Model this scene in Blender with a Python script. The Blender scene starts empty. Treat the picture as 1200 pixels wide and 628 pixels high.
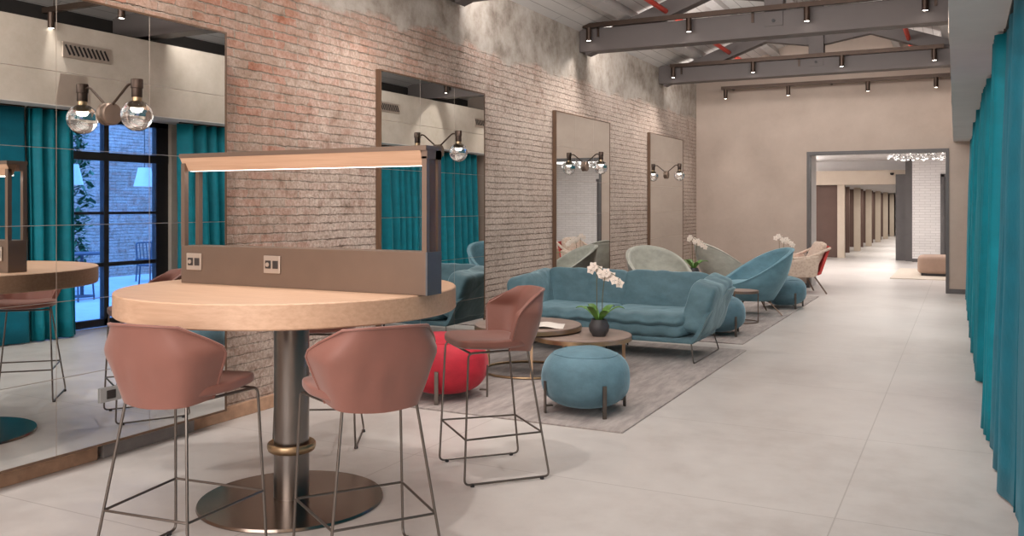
import bpy, bmesh, math, random
from mathutils import Vector, Matrix, noise
from math import sin, cos, pi, atan2, radians
random.seed(7)
SC = bpy.context.scene
COL = SC.collection

# ------------------------------------------------------------------ camera
cam_d = bpy.data.cameras.new('camera')
cam = bpy.data.objects.new('camera', cam_d)
COL.objects.link(cam)
cam_d.sensor_width = 36.0
cam_d.lens = 36.0 * 1040 / 1200
cam_d.shift_y = -73.0 / 1200
cam_d.clip_end = 200
cam.location = (0, 0, 1.5)
cam.rotation_euler = (pi / 2, 0, math.atan(529 / 1040))
SC.camera = cam

# ------------------------------------------------------------------ world, exposure
w = bpy.data.worlds.new('dusk_sky')
SC.world = w
w.use_nodes = True
w.node_tree.nodes['Background'].inputs['Color'].default_value = (0.11, 0.31, 0.88, 1)
w.node_tree.nodes['Background'].inputs['Strength'].default_value = 8.0
SC.view_settings.view_transform = 'Standard'
SC.view_settings.look = 'None'
SC.view_settings.gamma = 1.0
SC.view_settings.use_curve_mapping = False
SC.view_settings.exposure = 0.0
SC.cycles.use_denoising = True
SC.cycles.max_bounces = 10
SC.cycles.transmission_bounces = 10
SC.cycles.glossy_bounces = 6
SC.cycles.caustics_reflective = False
SC.cycles.caustics_refractive = False
SC.cycles.sample_clamp_indirect = 4.0

WARM = (1.0, 0.925, 0.86)
def area(name, loc, rot, sx, sy, power, colr):
    l = bpy.data.lights.new(name, 'AREA')
    l.shape = 'RECTANGLE'; l.size = sx; l.size_y = sy
    l.energy = power; l.color = colr
    o = bpy.data.objects.new(name, l); COL.objects.link(o)
    o.location = loc; o.rotation_euler = rot
    return o
# unseen area lamps added as fill, behind the viewer and beyond the doorway
area('rear_fill', (-2.3, -3.0, 2.4), (radians(72), 0, 0), 4.4, 2.6, 270, (1.0, 0.95, 0.92))  # added fill from behind the camera, outside the view
area('overhead_fill', (-2.2, 1.4, 3.5), (0, 0, 0), 3.4, 2.6, 60, (1.0, 0.95, 0.91))  # added overhead fill, unseen above the frame
for y, pw in ((0.6, 48), (4.35, 58), (7.84, 70), (11.27, 75), (14.74, 27)):   # added soft fill strips, hidden behind tie beams or out of frame
    area('beam_fill', (-2.3, y + 0.03, 3.71), (radians(84), 0, 0), 4.2, 0.2, pw, (1.0, 0.95, 0.91))
area('far_room_fill', (-0.7, 21.8, 2.72), (0, 0, 0), 4.4, 5.5, 120, (1.0, 0.96, 0.93))  # added soft fill for the room beyond the doorway
area('far_room_upfill', (-4.3, 22.0, 2.1), (pi, radians(-25), 0), 0.8, 7.0, 260, (1.0, 0.96, 0.93))  # unseen upward fill added to brighten the far room's ceiling
for i in range(5):
    area('corridor_light', (-2.4, 29.6 + i * 4.0, 2.05), (0, 0, 0), 1.2, 1.6, 48, (1.0, 0.92, 0.84))
TRACK_W = 125.0

# ------------------------------------------------------------------ material helpers
def srgb(r, g, b):
    f = lambda c: (c / 255 / 12.92) if c / 255 <= 0.04045 else ((c / 255 + 0.055) / 1.055) ** 2.4
    return (f(r), f(g), f(b), 1)

class NT:
    def __init__(s, name):
        s.m = bpy.data.materials.new(name); s.m.use_nodes = True
        s.t = s.m.node_tree; s.b = s.t.nodes['Principled BSDF']
    def n(s, typ, **kw):
        nd = s.t.nodes.new(typ)
        for k, v in kw.items():
            if k in nd.inputs.keys(): nd.inputs[k].default_value = v
            else: setattr(nd, k, v)
        return nd
    def l(s, a, b): s.t.links.new(a, b)
    def coords(s): return s.n('ShaderNodeTexCoord').outputs['Object']
    def ramp(s, fac, stops):
        r = s.n('ShaderNodeValToRGB'); s.l(fac, r.inputs['Fac'])
        e = r.color_ramp.elements
        while len(e) < len(stops): e.new(0.5)
        for el, (p, c) in zip(e, stops): el.position = p; el.color = c
        return r.outputs['Color']
    def mix(s, fac, a, b, mode='MIX'):
        m = s.n('ShaderNodeMix', data_type='RGBA', blend_type=mode)
        for v, i in ((fac, 0), (a, 6), (b, 7)):
            if hasattr(v, 'is_output'): s.l(v, m.inputs[i])
            else: m.inputs[i].default_value = v
        return m.outputs[2]
    def math(s, op, a, b=0.0, clamp=False):
        m = s.n('ShaderNodeMath', operation=op, use_clamp=clamp)
        for v, i in ((a, 0), (b, 1)):
            if hasattr(v, 'is_output'): s.l(v, m.inputs[i])
            else: m.inputs[i].default_value = v
        return m.outputs[0]
    def noise(s, vec, scale, detail=4, rough=0.55):
        nd = s.n('ShaderNodeTexNoise', Scale=scale, Detail=detail, Roughness=rough)
        s.l(vec, nd.inputs['Vector']); return nd.outputs['Fac']
    def map(s, vec, scale=(1, 1, 1), loc=(0, 0, 0), rot=(0, 0, 0)):
        mp = s.n('ShaderNodeMapping'); s.l(vec, mp.inputs['Vector'])
        mp.inputs['Scale'].default_value = scale; mp.inputs['Location'].default_value = loc
        mp.inputs['Rotation'].default_value = rot
        return mp.outputs[0]
    def bump(s, h, strength=0.3, dist=0.01):
        b = s.n('ShaderNodeBump', Strength=strength, Distance=dist)
        s.l(h, b.inputs['Height']); s.l(b.outputs[0], s.b.inputs['Normal'])
    def set(s, **kw):
        for k, v in kw.items(): s.b.inputs[k.replace('_', ' ')].default_value = v
        return s

def plain(name, c, rough=0.6, metal=0.0, var=0.12, scale=8, bump=0.0, sheen=0.0, coat=0.0, spec=0.5):
    t = NT(name); v = t.coords()
    d = tuple(x * (1 - var) for x in c[:3]) + (1,); u = tuple(min(1, x * (1 + var)) for x in c[:3]) + (1,)
    f = t.noise(v, scale)
    t.l(t.ramp(f, [(0.3, d), (0.7, u)]), t.b.inputs['Base Color'])
    t.set(Roughness=rough, Metallic=metal, Sheen_Weight=sheen, Coat_Weight=coat, Specular_IOR_Level=spec)
    if bump: t.bump(t.noise(v, scale * 6, 6), bump, 0.004)
    return t.m

def velvet(name, c, sheen=0.6, scale=7):
    t = NT(name); v = t.coords()
    f = t.noise(t.map(v, (1, 1, 1.6)), scale, 5, 0.6)
    d = tuple(x * 0.88 for x in c[:3]) + (1,); u = tuple(min(1, x * 1.12) for x in c[:3]) + (1,)
    t.l(t.ramp(f, [(0.35, d), (0.65, u)]), t.b.inputs['Base Color'])
    t.set(Roughness=0.62, Sheen_Weight=sheen, Sheen_Roughness=0.35, Specular_IOR_Level=0.3)
    t.b.inputs['Sheen Tint'].default_value = tuple(min(1, x * 2.5 + 0.25) for x in c[:3]) + (1,)
    t.bump(t.noise(v, 12, 3), 0.25, 0.02)
    return t.m

def emit(name, c, st):
    t = NT(name); t.set(Base_Color=c, Emission_Color=c, Emission_Strength=st); return t.m

def brick_material(name, white=0.55, u='y', red_zone=True, band=3.16):
    t = NT(name); v = t.coords()
    sx = t.n('ShaderNodeSeparateXYZ'); t.l(v, sx.inputs[0])
    A = sx.outputs[u.upper()]; Zc = sx.outputs['Z']
    row = 0.066
    lin = lambda x, a, b: t.math('DIVIDE', t.math('SUBTRACT', x, a), b - a, True)      # clamped 0..1 ramp
    mul = lambda a, b: t.math('MULTIPLY', a, b)
    add = lambda a, b: t.math('ADD', a, b)
    off = lambda p: t.map(v, (1, 1, 1), p)
    w1 = t.noise(v, 2.5, 3); w2 = t.noise(off((7, 3, 1)), 6.0, 4, 0.6); w3 = t.noise(off((1, 8, 5)), 20.0, 3, 0.6)
    cx = t.n('ShaderNodeCombineXYZ')
    t.l(add(A, mul(w2, 0.12)), cx.inputs[0])
    t.l(add(Zc, add(mul(w1, 0.02), add(mul(w2, 0.014), mul(w3, 0.022)))), cx.inputs[1])
    br = t.n('ShaderNodeTexBrick'); br.offset = 0.5; t.l(cx.outputs[0], br.inputs['Vector'])
    for k, val in (('Scale', 1.0), ('Mortar Size', 0.0075), ('Mortar Smooth', 0.5), ('Bias', -0.05), ('Brick Width', 0.265), ('Row Height', row)):
        br.inputs[k].default_value = val
    br.inputs['Color1'].default_value = srgb(170, 114, 92)
    br.inputs['Color2'].default_value = srgb(164, 140, 124)
    br.inputs['Mortar'].default_value = srgb(160, 146, 132)
    n1 = t.noise(v, 9, 6, 0.65); n2 = t.noise(v, 1.3, 4, 0.6); n3 = t.noise(v, 42, 4, 0.7); n4 = t.noise(off((2, 5, 8)), 6.0, 5, 0.7)
    # rough limewashed masonry to the far side of an old seam, flush repointed brick before it
    reg = lin(add(A, mul(n4, 0.6)), 5.55, 5.95) if red_zone else 1.0
    wash = add(add(mul(n1, 1.2), mul(n2, 0.9)), white - 1.25)
    if red_zone:
        wash = add(wash, add(mul(reg, 0.30), mul(t.math('SUBTRACT', 1.9, Zc), 0.26)))
        wash = add(wash, mul(lin(A, 6.0, 10.0), 0.55))
    wash = t.math('MULTIPLY', wash, 1.0, True)
    wcol = t.ramp(n3, [(0.3, srgb(176, 158, 146)), (0.7, srgb(222, 206, 195))])
    c = t.mix(wash, br.outputs['Color'], wcol)
    c = t.mix(0.6, c, t.ramp(n3, [(0.25, (0.74, 0.72, 0.70, 1)), (0.6, (1, 1, 1, 1))]), 'MULTIPLY')
    c = t.mix(0.55, c, t.ramp(n1, [(0.28, (0.50, 0.46, 0.43, 1)), (0.46, (1, 1, 1, 1))]), 'MULTIPLY')
    c = t.mix(0.5, c, t.ramp(t.noise(off((3, 9, 4)), 2.2, 6, 0.7), [(0.36, (0.72, 0.68, 0.65, 1)), (0.56, (1, 1, 1, 1))]), 'MULTIPLY')
    sz = t.n('ShaderNodeSeparateXYZ'); t.l(cx.outputs[0], sz.inputs[0])
    fr = t.math('ABSOLUTE', t.math('SUBTRACT', t.math('FRACT', t.math('DIVIDE', sz.outputs[1], row)), 0.5))
    hj = lin(fr, 0.36, 0.45)
    pat = lin(n4, 0.42, 0.66)
    jm = mul(mul(br.outputs['Fac'], add(0.25, mul(hj, 0.75))), add(0.22, mul(pat, 0.78)))
    if red_zone: reg = mul(reg, t.math('SUBTRACT', 1.55, mul(Zc, 0.44), True))
    dark = mul(jm, add(0.09, mul(reg, 0.85)))
    c = t.mix(mul(dark, 0.95), c, srgb(92, 74, 62))
    hgt = t.math('SUBTRACT', add(mul(n1, 0.55), mul(n3, 0.35)), mul(jm, 1.1))
    if band:
        e = add(Zc, mul(t.math('SUBTRACT', n2, 0.5), 0.55))
        bf = lin(e, band - 0.03, band + 0.03)
        cc = t.ramp(t.noise(v, 2.6, 7, 0.7), [(0.3, srgb(126, 114, 103)), (0.5, srgb(172, 162, 152)), (0.72, srgb(196, 189, 182))])
        c = t.mix(bf, c, cc)
        hgt = add(mul(t.math('SUBTRACT', 1.0, bf), hgt), mul(bf, mul(n1, 0.5)))
    t.l(c, t.b.inputs['Base Color']); t.set(Roughness=0.92, Specular_IOR_Level=0.15)
    t.bump(hgt, 0.9, 0.026)
    return t.m

def painted_brick():
    t = NT('white_painted_brick'); v = t.coords()
    sx = t.n('ShaderNodeSeparateXYZ'); t.l(v, sx.inputs[0])
    cx = t.n('ShaderNodeCombineXYZ'); t.l(sx.outputs['X'], cx.inputs[0]); t.l(sx.outputs['Z'], cx.inputs[1])
    br = t.n('ShaderNodeTexBrick'); t.l(cx.outputs[0], br.inputs['Vector'])
    for k, val in (('Scale', 1.0), ('Mortar Size', 0.008), ('Mortar Smooth', 0.6), ('Brick Width', 0.26), ('Row Height', 0.07)):
        br.inputs[k].default_value = val
    br.inputs['Color1'].default_value = srgb(226, 222, 220); br.inputs['Color2'].default_value = srgb(218, 214, 212)
    br.inputs['Mortar'].default_value = srgb(196, 191, 188)
    t.l(br.outputs['Color'], t.b.inputs['Base Color']); t.set(Roughness=0.7)
    t.bump(br.outputs['Fac'], -0.4, 0.01)
    return t.m

def wood(name, c1, c2, axis=(1, 6, 20), rough=0.45):
    t = NT(name); v = t.map(t.coords(), axis)
    f = t.noise(v, 3.0, 6, 0.6)
    t.l(t.ramp(f, [(0.3, c1), (0.7, c2)]), t.b.inputs['Base Color'])
    t.set(Roughness=rough); t.bump(f, 0.08, 0.003)
    return t.m

def concrete_floor():
    t = NT('polished_concrete'); v = t.coords()
    a = t.noise(v, 0.55, 6, 0.6); b = t.noise(v, 5, 6, 0.65)
    c = t.ramp(t.math('ADD', t.math('MULTIPLY', a, 0.6), t.math('MULTIPLY', b, 0.4)),
               [(0.32, srgb(184, 176, 171)), (0.5, srgb(205, 199, 195)), (0.68, srgb(218, 213, 209))])
    br = t.n('ShaderNodeTexBrick'); br.offset = 0.0
    t.l(t.map(v, (1, 1, 1), (0.55, 0.3, 0)), br.inputs['Vector'])
    for k, val in (('Scale', 1.0), ('Mortar Size', 0.004), ('Mortar Smooth', 0.3), ('Brick Width', 2.4), ('Row Height', 1.6)):
        br.inputs[k].default_value = val
    c = t.mix(t.math('MULTIPLY', br.outputs['Fac'], 0.45), c, srgb(140, 130, 124))
    vo = t.n('ShaderNodeTexVoronoi', feature='DISTANCE_TO_EDGE', Scale=0.5)
    t.l(t.map(v, (1, 1, 1), (0, 0, 0)), vo.inputs['Vector'])
    t.l(c, t.b.inputs['Base Color'])
    t.l(t.ramp(b, [(0.3, (0.30, 0.30, 0.30, 1)), (0.7, (0.46, 0.46, 0.46, 1))]), t.b.inputs['Roughness'])
    t.set(Specular_IOR_Level=0.45)
    t.bump(b, 0.04, 0.004)
    return t.m

def plaster(name, c1, c2, scale=1.5):
    t = NT(name); v = t.coords()
    a = t.noise(v, scale, 8, 0.68); b = t.noise(v, 30, 4)
    t.l(t.ramp(a, [(0.3, c1), (0.7, c2)]), t.b.inputs['Base Color'])
    t.set(Roughness=0.9, Specular_IOR_Level=0.2); t.bump(t.math('ADD', a, t.math('MULTIPLY', b, 0.3)), 0.15, 0.01)
    return t.m

def glass(name, c=(1, 1, 1, 1), rough=0.0, ior=1.45):
    t = NT(name); t.set(Base_Color=c, Roughness=rough, IOR=ior, Transmission_Weight=1.0); return t.m

def rug_material():
    t = NT('rug_pile'); v = t.coords()
    a = t.noise(t.map(v, (6, 1.2, 1)), 2.4, 6, 0.65); b = t.noise(v, 130, 3)
    t.l(t.ramp(a, [(0.3, srgb(140, 130, 128)), (0.5, srgb(168, 158, 154)), (0.7, srgb(192, 183, 178))]), t.b.inputs['Base Color'])
    t.set(Roughness=0.95, Sheen_Weight=0.25, Specular_IOR_Level=0.1); t.bump(b, 0.5, 0.006)
    return t.m

def pattern_fabric():
    t = NT('beige_weave'); v = t.coords()
    vo = t.n('ShaderNodeTexVoronoi', Scale=26.0); t.l(v, vo.inputs['Vector'])
    t.l(t.ramp(vo.outputs['Distance'], [(0.2, srgb(200, 176, 158)), (0.6, srgb(216, 196, 180))]), t.b.inputs['Base Color'])
    t.set(Roughness=0.9, Sheen_Weight=0.2)
    return t.m

def plank_ceiling():
    t = NT('grey_planks'); v = t.coords()
    br = t.n('ShaderNodeTexBrick'); br.offset = 0.37
    t.l(t.map(v, (1, 1, 1), (0, 0, 0), (0, 0, pi / 2)), br.inputs['Vector'])
    for k, val in (('Scale', 1.0), ('Mortar Size', 0.004), ('Brick Width', 3.4), ('Row Height', 0.14)):
        br.inputs[k].default_value = val
    br.inputs['Color1'].default_value = srgb(212, 207, 203); br.inputs['Color2'].default_value = srgb(222, 217, 213)
    br.inputs['Mortar'].default_value = srgb(140, 134, 130)
    c = t.mix(t.math('MULTIPLY', t.noise(v, 2, 5), 0.4), br.outputs['Color'], srgb(170, 166, 164))
    t.l(c, t.b.inputs['Base Color']); t.set(Roughness=0.8); t.bump(br.outputs['Fac'], -0.2, 0.01)
    return t.m

M = {}
M['brick'] = brick_material('whitewashed_brick', 0.62)
M['court_brick'] = brick_material('courtyard_brick', 0.62, 'y', False, None)
M['white_brick'] = painted_brick()
M['floor'] = concrete_floor()
M['plaster'] = plaster('beige_plaster', srgb(180, 163, 151), srgb(194, 177, 165))
M['bulkhead'] = plaster('raw_plaster', srgb(186, 174, 160), srgb(206, 196, 184), 2.2)
M['white'] = plaster('white_plaster', srgb(214, 210, 208), srgb(226, 222, 220))
M['ceiling'] = plank_ceiling()
M['beam'] = plain('grey_painted_steel', srgb(98, 90, 88), 0.6, 0, 0.06, 3, 0.1)
M['purlin'] = plain('light_grey_timber', srgb(176, 170, 167), 0.8, 0, 0.08, 4, 0.15)
M['pipe'] = plain('red_pipe', srgb(206, 70, 56), 0.45, 0, 0.05, 6)
M['bronze'] = plain('dark_bronze', srgb(70, 56, 48), 0.4, 0.7, 0.1, 10)
M['dark'] = plain('dark_grey_paint', srgb(88, 84, 84), 0.5, 0, 0.06, 5)
M['black'] = plain('black_steel', srgb(44, 42, 44), 0.45, 0.3, 0.05, 8)
M['void'] = plain('painted_void_shade', srgb(40, 36, 34), 0.9, 0, 0.15, 3)  # darkness of the unlit void above the bulkhead, put into the colour
M['rod'] = plain('gunmetal_rod', srgb(112, 104, 98), 0.35, 0.85, 0.05, 20)
M['steel'] = plain('brushed_steel', srgb(128, 121, 116), 0.28, 1.0, 0.08, 4)
M['base_steel'] = plain('satin_base_steel', srgb(138, 124, 114), 0.22, 1.0, 0.06, 3)
M['brass'] = plain('aged_brass', srgb(176, 150, 118), 0.35, 0.9, 0.08, 9)
M['champagne'] = plain('champagne_metal', srgb(122, 103, 90), 0.42, 0.5, 0.05, 6)
M['spine_end'] = plain('slate_grey_metal', srgb(92, 94, 98), 0.5, 0.3, 0.05, 6)
M['oak'] = wood('oak_veneer', srgb(194, 156, 128), srgb(211, 175, 147), (0.8, 16, 22))
M['oak_leg'] = wood('pale_oak', srgb(206, 168, 132), srgb(222, 188, 154), (8, 8, 1))
M['stone_top'] = plain('smoked_oak_top', srgb(150, 130, 120), 0.45, 0, 0.14, 10)
M['frame_brown'] = wood('walnut_frame', srgb(84, 62, 48), srgb(108, 82, 62), (8, 8, 1))
t = NT('silvered_mirror'); t.set(Base_Color=(0.84, 0.86, 0.85, 1), Metallic=1.0, Roughness=0.004); M['mirror'] = t.m
M['stone'] = plain('grey_stone', srgb(150, 144, 142), 0.8, 0, 0.12, 12, 0.3)
M['clay'] = plain('old_clay_brick', srgb(186, 150, 124), 0.9, 0, 0.2, 12, 0.4)
M['rose'] = plain('dusty_rose_leather', srgb(132, 84, 72), 0.55, 0, 0.07, 5, 0.12, 0.25)
M['rose_dark'] = plain('rose_piping', srgb(146, 84, 70), 0.6, 0, 0.05, 6)
M['teal_velvet'] = velvet('teal_velvet', srgb(88, 118, 128), 1.0)
M['teal_pouf'] = velvet('teal_pouf_velvet', srgb(96, 129, 143), 0.7)
M['blue_velvet'] = velvet('blue_velvet', srgb(98, 136, 150), 0.9)
M['sage'] = velvet('sage_grey_velvet', srgb(168, 168, 158), 0.4)
M['red_velvet'] = velvet('red_velvet', srgb(188, 44, 60), 0.5)
M['red_felt'] = plain('red_felt', srgb(190, 66, 62), 0.8, 0, 0.1, 8)
M['beige_weave'] = pattern_fabric()
M['taupe'] = plain('taupe_fabric', srgb(164, 138, 122), 0.85, 0, 0.05, 9)
M['curtain'] = velvet('teal_curtain', srgb(0, 118, 134), 0.12, 3)
M['curtain_plain'] = velvet('petrol_curtain', srgb(0, 98, 118), 0.2, 3)
M['rug'] = rug_material()
M['rug2'] = plain('beige_rug', srgb(206, 194, 180), 0.95, 0, 0.06, 12)
M['brown_panel'] = plain('dark_brown_panel', srgb(104, 82, 74), 0.7, 0, 0.06, 3)
M['pillar'] = plaster('beige_pillar', srgb(206, 190, 172), srgb(216, 202, 186))
M['leaf'] = plain('leaf_green', srgb(92, 138, 60), 0.45, 0, 0.25, 14)
M['ivy'] = plain('ivy_green', srgb(60, 100, 66), 0.6, 0, 0.3, 9)
M['petal'] = plain('orchid_petal', srgb(240, 226, 214), 0.6, 0, 0.04, 20)
M['pot'] = plain('charcoal_pot', srgb(66, 64, 66), 0.55, 0, 0.1, 12)
M['stem'] = plain('stem_brown', srgb(96, 92, 60), 0.6, 0, 0.1, 12)
M['glass'] = glass('clear_glass')
M['pane'] = glass('window_glass', (0.97, 0.99, 1, 1), 0.0, 1.1)
M['bulb'] = emit('bulb_glow', (1.0, 0.92, 0.82, 1), 5)
M['lens'] = emit('spot_lens', (1.0, 0.92, 0.82, 1), 14)
M['led'] = emit('led_strip', (1.0, 0.96, 0.92, 1), 3)
M['paper'] = plain('paper', srgb(232, 224, 216), 0.8, 0, 0.03, 10)
M['plate'] = plain('nickel_plate', srgb(190, 176, 164), 0.35, 0.6, 0.04, 8)
M['ink'] = plain('dark_socket', srgb(48, 42, 40), 0.5, 0, 0.05, 10)
M['outlet_grey'] = plain('grey_outlet', srgb(150, 148, 146), 0.5, 0, 0.04, 8)
M['court_floor'] = plain('courtyard_paving', srgb(190, 196, 204), 0.8, 0, 0.08, 3)
M['court_wood'] = plain('outdoor_furniture', srgb(82, 84, 96), 0.7, 0, 0.1, 6)
M['shade'] = plain('white_lamp_shade', srgb(226, 226, 224), 0.7, 0, 0.03, 6)
M['sign_red'] = plain('red_sign', srgb(196, 60, 50), 0.6, 0, 0.03, 8)

# ------------------------------------------------------------------ mesh helpers
class MB:
    def __init__(s): s.b = bmesh.new()
    def box(s, c, d, rot=None, bev=0.0):
        r = bmesh.ops.create_cube(s.b, size=1.0)
        m = Matrix.Translation(Vector(c)) @ (rot.to_4x4() if rot else Matrix()) @ Matrix.Diagonal((d[0], d[1], d[2], 1))
        bmesh.ops.transform(s.b, matrix=m, verts=r['verts'])
        if bev:
            ed = set(e for v in r['verts'] for e in v.link_edges)
            bmesh.ops.bevel(s.b, geom=list(ed), offset=bev, segments=2, affect='EDGES', profile=0.6)
        return s
    def lo(s, a, b_, bev=0.0):
        return s.box([(x + y) / 2 for x, y in zip(a, b_)], [abs(y - x) for x, y in zip(a, b_)], None, bev)
    def prism(s, pts, z0, z1, axis='z'):
        f = {'z': lambda p, h: (p[0], p[1], h), 'y': lambda p, h: (p[0], h, p[1]), 'x': lambda p, h: (h, p[0], p[1])}[axis]
        a = [s.b.verts.new(f(p, z0)) for p in pts]; c = [s.b.verts.new(f(p, z1)) for p in pts]
        n = len(pts)
        s.b.faces.new(a[::-1]); s.b.faces.new(c)
        for i in range(n): s.b.faces.new((a[i], a[(i + 1) % n], c[(i + 1) % n], c[i]))
        return s
    def tube(s, pts, r, seg=8, closed=False, cap=True):
        pts = [Vector(p) for p in pts]; n = len(pts)
        rr = r if isinstance(r, (list, tuple)) else [r] * n
        rings = []; up = None
        for i, p in enumerate(pts):
            a = pts[(i - 1) % n] if (closed or i > 0) else p
            c = pts[(i + 1) % n] if (closed or i < n - 1) else p
            d = (c - a).normalized()
            if up is None:
                up = Vector((0, 0, 1)) if abs(d.z) < 0.9 else Vector((1, 0, 0))
            x = d.cross(up)
            if x.length < 1e-4: x = d.cross(Vector((0.3, 1, 0.1)))
            x.normalize(); y = x.cross(d).normalized(); up = y
            rings.append([s.b.verts.new(p + (x * cos(2 * pi * k / seg) + y * sin(2 * pi * k / seg)) * rr[i]) for k in range(seg)])
        m = n if closed else n - 1
        for i in range(m):
            A, B = rings[i], rings[(i + 1) % n]
            for k in range(seg): s.b.faces.new((A[k], A[(k + 1) % seg], B[(k + 1) % seg], B[k]))
        if cap and not closed:
            s.b.faces.new(rings[0][::-1]); s.b.faces.new(rings[-1])
        return s
    def rod(s, pts, r, rad=0.03, seg=8, closed=False):
        """polyline with rounded corners"""
        P = [Vector(p) for p in pts]; out = []
        n = len(P)
        for i, p in enumerate(P):
            if not closed and i in (0, n - 1): out.append(p); continue
            a = P[(i - 1) % n]; c = P[(i + 1) % n]
            q = min(rad, (a - p).length * 0.45, (c - p).length * 0.45)
            s0 = p + (a - p).normalized() * q; s1 = p + (c - p).normalized() * q
            for k in range(5):
                u = k / 4; out.append(s0 * (1 - u) ** 2 + p * 2 * u * (1 - u) + s1 * u * u)
        return s.tube(out, r, seg, closed)
    def lathe(s, prof, c=(0, 0, 0), seg=32, cap=True):
        c = Vector(c); rings = []
        for (r, z) in prof:
            if r < 1e-5: rings.append([s.b.verts.new(c + Vector((0, 0, z)))])
            else: rings.append([s.b.verts.new(c + Vector((r * cos(2 * pi * k / seg), r * sin(2 * pi * k / seg), z))) for k in range(seg)])
        for A, B in zip(rings, rings[1:]):
            for k in range(seg):
                k2 = (k + 1) % seg
                f = [A[k % len(A)], A[k2 % len(A)], B[k2 % len(B)], B[k % len(B)]]
                g = []
                for v in f:
                    if v not in g: g.append(v)
                if len(g) > 2: s.b.faces.new(g)
        if cap:
            if len(rings[0]) > 1: s.b.faces.new(rings[0][::-1])
            if len(rings[-1]) > 1: s.b.faces.new(rings[-1])
        return s
    def grid(s, fn, nu, nv, wrapu=False):
        V = [[s.b.verts.new(fn(i / (nu if wrapu else nu - 1), j / (nv - 1))) for j in range(nv)] for i in range(nu)]
        for i in range(nu if wrapu else nu - 1):
            for j in range(nv - 1):
                i2 = (i + 1) % nu
                s.b.faces.new((V[i][j], V[i2][j], V[i2][j + 1], V[i][j + 1]))
        return V
    def sheet(s, fn, nu, nv, th):
        """closed shell: the grid and its copy offset along the normal"""
        P = [[Vector(fn(i / (nu - 1), j / (nv - 1))) for j in range(nv)] for i in range(nu)]
        def nrm(i, j):
            a = P[min(i + 1, nu - 1)][j] - P[max(i - 1, 0)][j]; c = P[i][min(j + 1, nv - 1)] - P[i][max(j - 1, 0)]
            return a.cross(c).normalized()
        T = th if callable(th) else (lambda u, v: th)
        A = [[s.b.verts.new(P[i][j]) for j in range(nv)] for i in range(nu)]
        B = [[s.b.verts.new(P[i][j] + nrm(i, j) * T(i / (nu - 1), j / (nv - 1))) for j in range(nv)] for i in range(nu)]
        for i in range(nu - 1):
            for j in range(nv - 1):
                s.b.faces.new((A[i][j], A[i + 1][j], A[i + 1][j + 1], A[i][j + 1]))
                s.b.faces.new((B[i][j], B[i][j + 1], B[i + 1][j + 1], B[i + 1][j]))
        for j in range(nv - 1):
            s.b.faces.new((A[0][j], A[0][j + 1], B[0][j + 1], B[0][j])); s.b.faces.new((A[-1][j], B[-1][j], B[-1][j + 1], A[-1][j + 1]))
        for i in range(nu - 1):
            s.b.faces.new((A[i][0], B[i][0], B[i + 1][0], A[i + 1][0])); s.b.faces.new((A[i][-1], A[i + 1][-1], B[i + 1][-1], B[i][-1]))
        return s
    def cushion(s, size, p=4.0, mat=None, wr=0.0, seed=0, n=14, fn=None):
        """soft superelliptic pad"""
        n0 = len(s.b.verts)
        r = bmesh.ops.create_cube(s.b, size=2.0); vs = r['verts']
        ed = list(set(e for v in vs for e in v.link_edges))
        bmesh.ops.subdivide_edges(s.b, edges=ed, cuts=n, use_grid_fill=True)
        vv = list(s.b.verts)[n0:]
        for v in vv:
            q = v.co.copy()
            d = (abs(q.x) ** p + abs(q.y) ** p + abs(q.z) ** p) ** (1 / p)
            q = q / d
            q = Vector((q.x * size[0] / 2, q.y * size[1] / 2, q.z * size[2] / 2))
            if wr:
                k = noise.noise(q * 5 + Vector((seed, 0, 0))) * wr + noise.noise(q * 14 + Vector((0, seed, 0))) * wr * 0.35
                q += q.normalized() * k
            if fn: q = fn(q)
            v.co = mat @ q if mat else q
        return s
    def build(s, name, mat, parent=None, smooth=True, angle=40, sub=0, kind=None, label=None):
        bmesh.ops.recalc_face_normals(s.b, faces=s.b.faces)
        me = bpy.data.meshes.new(name); s.b.to_mesh(me); s.b.free()
        o = bpy.data.objects.new(name, me); COL.objects.link(o)
        for m in (mat if isinstance(mat, list) else [mat]): me.materials.append(m)
        if smooth:
            for p in me.polygons: p.use_smooth = True
            try: me.set_sharp_from_angle(angle=radians(angle))
            except Exception: pass
        if sub:
            md = o.modifiers.new('sub', 'SUBSURF'); md.levels = sub; md.render_levels = sub
        if parent is not None: o.parent = parent
        if kind: o['kind'] = kind
        if label: o['label'] = label
        return o

def RX(a): return Matrix.Rotation(a, 4, 'X')
def RY(a): return Matrix.Rotation(a, 4, 'Y')
def RZ(a): return Matrix.Rotation(a, 4, 'Z')
def TR(*p): return Matrix.Translation(Vector(p))

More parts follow.
